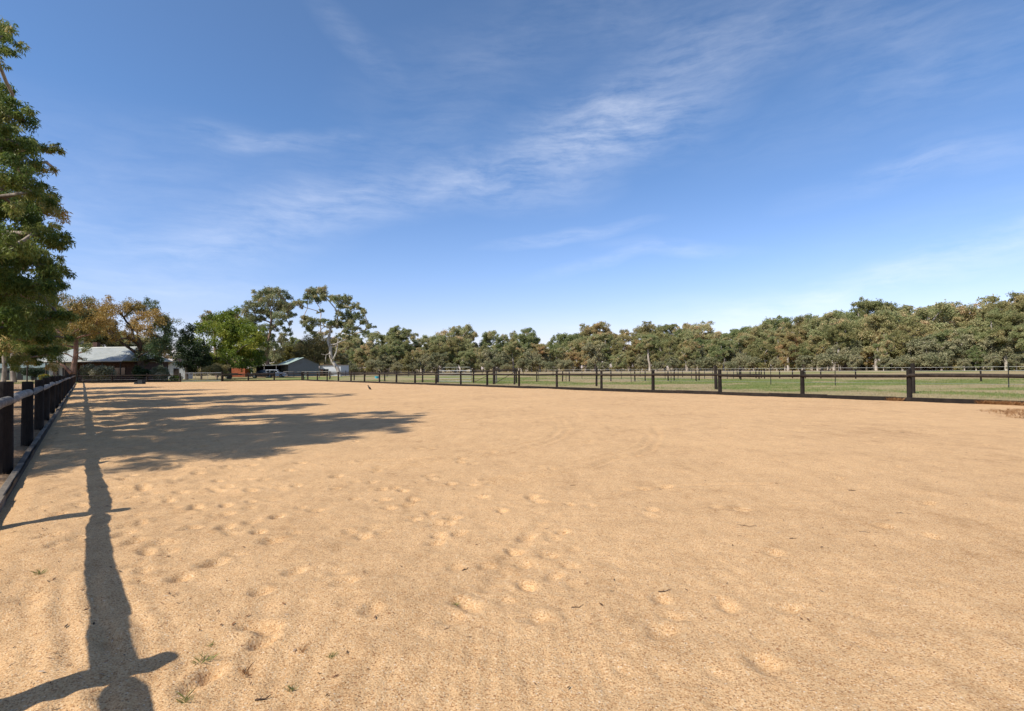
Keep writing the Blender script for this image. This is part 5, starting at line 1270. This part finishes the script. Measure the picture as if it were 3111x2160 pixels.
# twigs
def twig(px, py, L, a, lab, r=.004):
    p = G(px, py); u_, v_ = toUV(p); zz = sand_z(u_, v_) + r * 1.3; b = Mb(); d = Vector((math.cos(a), math.sin(a), 0)); n_ = Vector((-d.y, d.x, 0))
    q = [p + d * (L * (t_ - .5)) + n_ * (L * .10 * math.sin(t_ * 5 + px)) + z * (zz + .004 * math.sin(t_ * 9)) for t_ in (0, .3, .6, 1)]
    b.tube(q, [r, r * .9, r * .75, r * .4], 5); b.tube([q[1], q[1] + (d + n_ * .8).normalized() * L * .25 + z * .006], [r * .6, r * .3], 4)
    tag(b.build("twig", M_twig, None, smooth=True), lab, "twig", "twigs lying on the arena sand")
M_twig = simple("dark_twig_bark", (.06, .035, .022), .8, .3, 20)
tw = [(800, 2148, .10, .6, "thick dark twig at the bottom edge, left of centre", .006), (555, 1862, .16, -.2, "thin grey twig right of the rail's shadow", .003), (1415, 1745, .10, 1.1, "short dark forked twig in a hoof print, centre foreground", .006), (1360, 1935, .09, .9, "small curved brown twig below the centre hoof prints", .003),
      (2270, 1612, .26, -.1, "long dark twig on smooth sand at right of centre", .005), (2020, 1818, .14, .25, "dark bent twig in the sand above the raked patch, right", .005), (1755, 1868, .12, .4, "brown twig lying right of the centre prints", .004), (2640, 1633, .22, -.15, "thin curved twig in the lower right sand", .003), (2745, 1575, .20, -.35, "reddish twig in the right sand", .004), (2410, 1652, .10, .0, "short red-brown twig left of the thin curved one", .005),
      (2363, 1480, .10, .1, "little dark twig in the mid right sand", .004), (2590, 1504, .12, .0, "small black twig right of the little dark one", .007), (1545, 1497, .10, .0, "fine twig in the middle sand", .003), (1740, 1482, .10, .2, "small brown twig below the wheel track", .004), (1935, 1552, .14, -.2, "grey twig in the middle right sand", .003), (2750, 1318, .40, -.1, "distant dark twig near the right kerb", .006)]
for x in tw: twig(x[0], x[1], x[2] * .62, x[3], x[4], x[5] * .6)
# scattered bits of bark, leaf and grit, too many to count
rg = np.random.default_rng(8); n = 4200
V = np.empty((n, 4, 3)); T = np.empty(n)
for i in range(n):
    v = 1.2 + rg.random() ** 1.6 * 40; u = rg.uniform(-.5, 20) if i % 3 else abs(rg.normal(0, .8)) - .5
    if u > 23.6: u = 3
    p = UV(u, v); zz = sand_z(u, v) + .004; L = rg.uniform(.006, .02) * (1 + v / 22); w_ = L * rg.uniform(.2, .6); a = rg.uniform(0, 6.28)
    d = np.array([math.cos(a), math.sin(a), rg.uniform(-.15, .15)]); q = np.array([-math.sin(a), math.cos(a), rg.uniform(-.3, .3)]); c = np.array([p.x, p.y, zz + .003])
    V[i] = [c - d * L, c + q * w_ * .5, c + d * L, c - q * w_ * .5]; T[i] = rg.random()
me = mesh_np("leaf_litter", V.reshape(-1, 3), np.arange(n * 4).reshape(-1, 4), leaf_mat("litter", [(0, (.04, .025, .015)), (.5, (.13, .06, .03)), (.9, (.26, .12, .05)), (1, (.5, .42, .32))], .1, .7, .2, 0))
at_ = me.attributes.new('tone', 'FLOAT', 'POINT'); at_.data.foreach_set('value', np.repeat(T, 4).astype(np.float32)); stuffobj("leaf_litter", me, "scattered dry leaf and bark scraps on the arena sand")
n = 26000; V = np.empty((n, 4, 3)); T = rg.random(n)
u = -.85 - rg.random(n) ** 1.4 * 16; v = rg.uniform(0, 74, n); L = rg.uniform(.02, .07, n) * (1 + v / 40); a = rg.uniform(0, 6.28, n)
# pile of leaves against the outside of the boards
k = n // 5; u[:k] = -.80 - np.abs(rg.normal(0, .12, k)); v[:k] = rg.uniform(1, 30, k); L[:k] = rg.uniform(.015, .04, k)
c = np.stack([EU.x * u + EV.x * v, EU.y * u + EV.y * v, ground_h(u, v) + .012 + rg.random(n) * .02], 1)
d = np.stack([np.cos(a), np.sin(a), rg.uniform(-.2, .2, n)], 1); q = np.stack([-np.sin(a), np.cos(a), rg.uniform(-.4, .4, n)], 1)
V[:, 0] = c - d * L[:, None] * .5; V[:, 1] = c + q * L[:, None] * .16; V[:, 2] = c + d * L[:, None] * .5; V[:, 3] = c - q * L[:, None] * .16
me = mesh_np("leaf_litter", V.reshape(-1, 3), np.arange(n * 4).reshape(-1, 4), leaf_mat("gum_litter", [(0, (.10, .055, .03)), (.5, (.28, .16, .08)), (.9, (.42, .28, .16)), (1, (.55, .42, .25))], .1, .7, .2, 0))
at_ = me.attributes.new('tone', 'FLOAT', 'POINT'); at_.data.foreach_set('value', np.repeat(T, 4).astype(np.float32)); stuffobj("leaf_litter", me, "fallen gum leaves and bark on the bare earth left of the log fence")
# undergrowth at the foot of the tree belt
rg = np.random.default_rng(31); cl = []
for i in range(330):
    px = rg.uniform(880, 3400); Y = Zf(px) * rg.uniform(.88, 1.3); p = W(px, 1120, Y); r = rg.uniform(1.0, 1.9); cl.append((p.x, p.y, r * .55, r))
for i in range(120):
    px = rg.uniform(-300, 980); Y = Zf(px) * rg.uniform(.95, 1.2); p = W(px, 1120, Y); r = rg.uniform(1.2, 2.2); cl.append((p.x, p.y, r * .6, r))
stuffobj("undergrowth", crown_mesh("undergrowth", L_brown, cl, 90000, .55, .24, rg, droop=.1, subs=6, sub_r=.5, tone_var=.4), "brown and grey-green undergrowth at the foot of the tree belt")
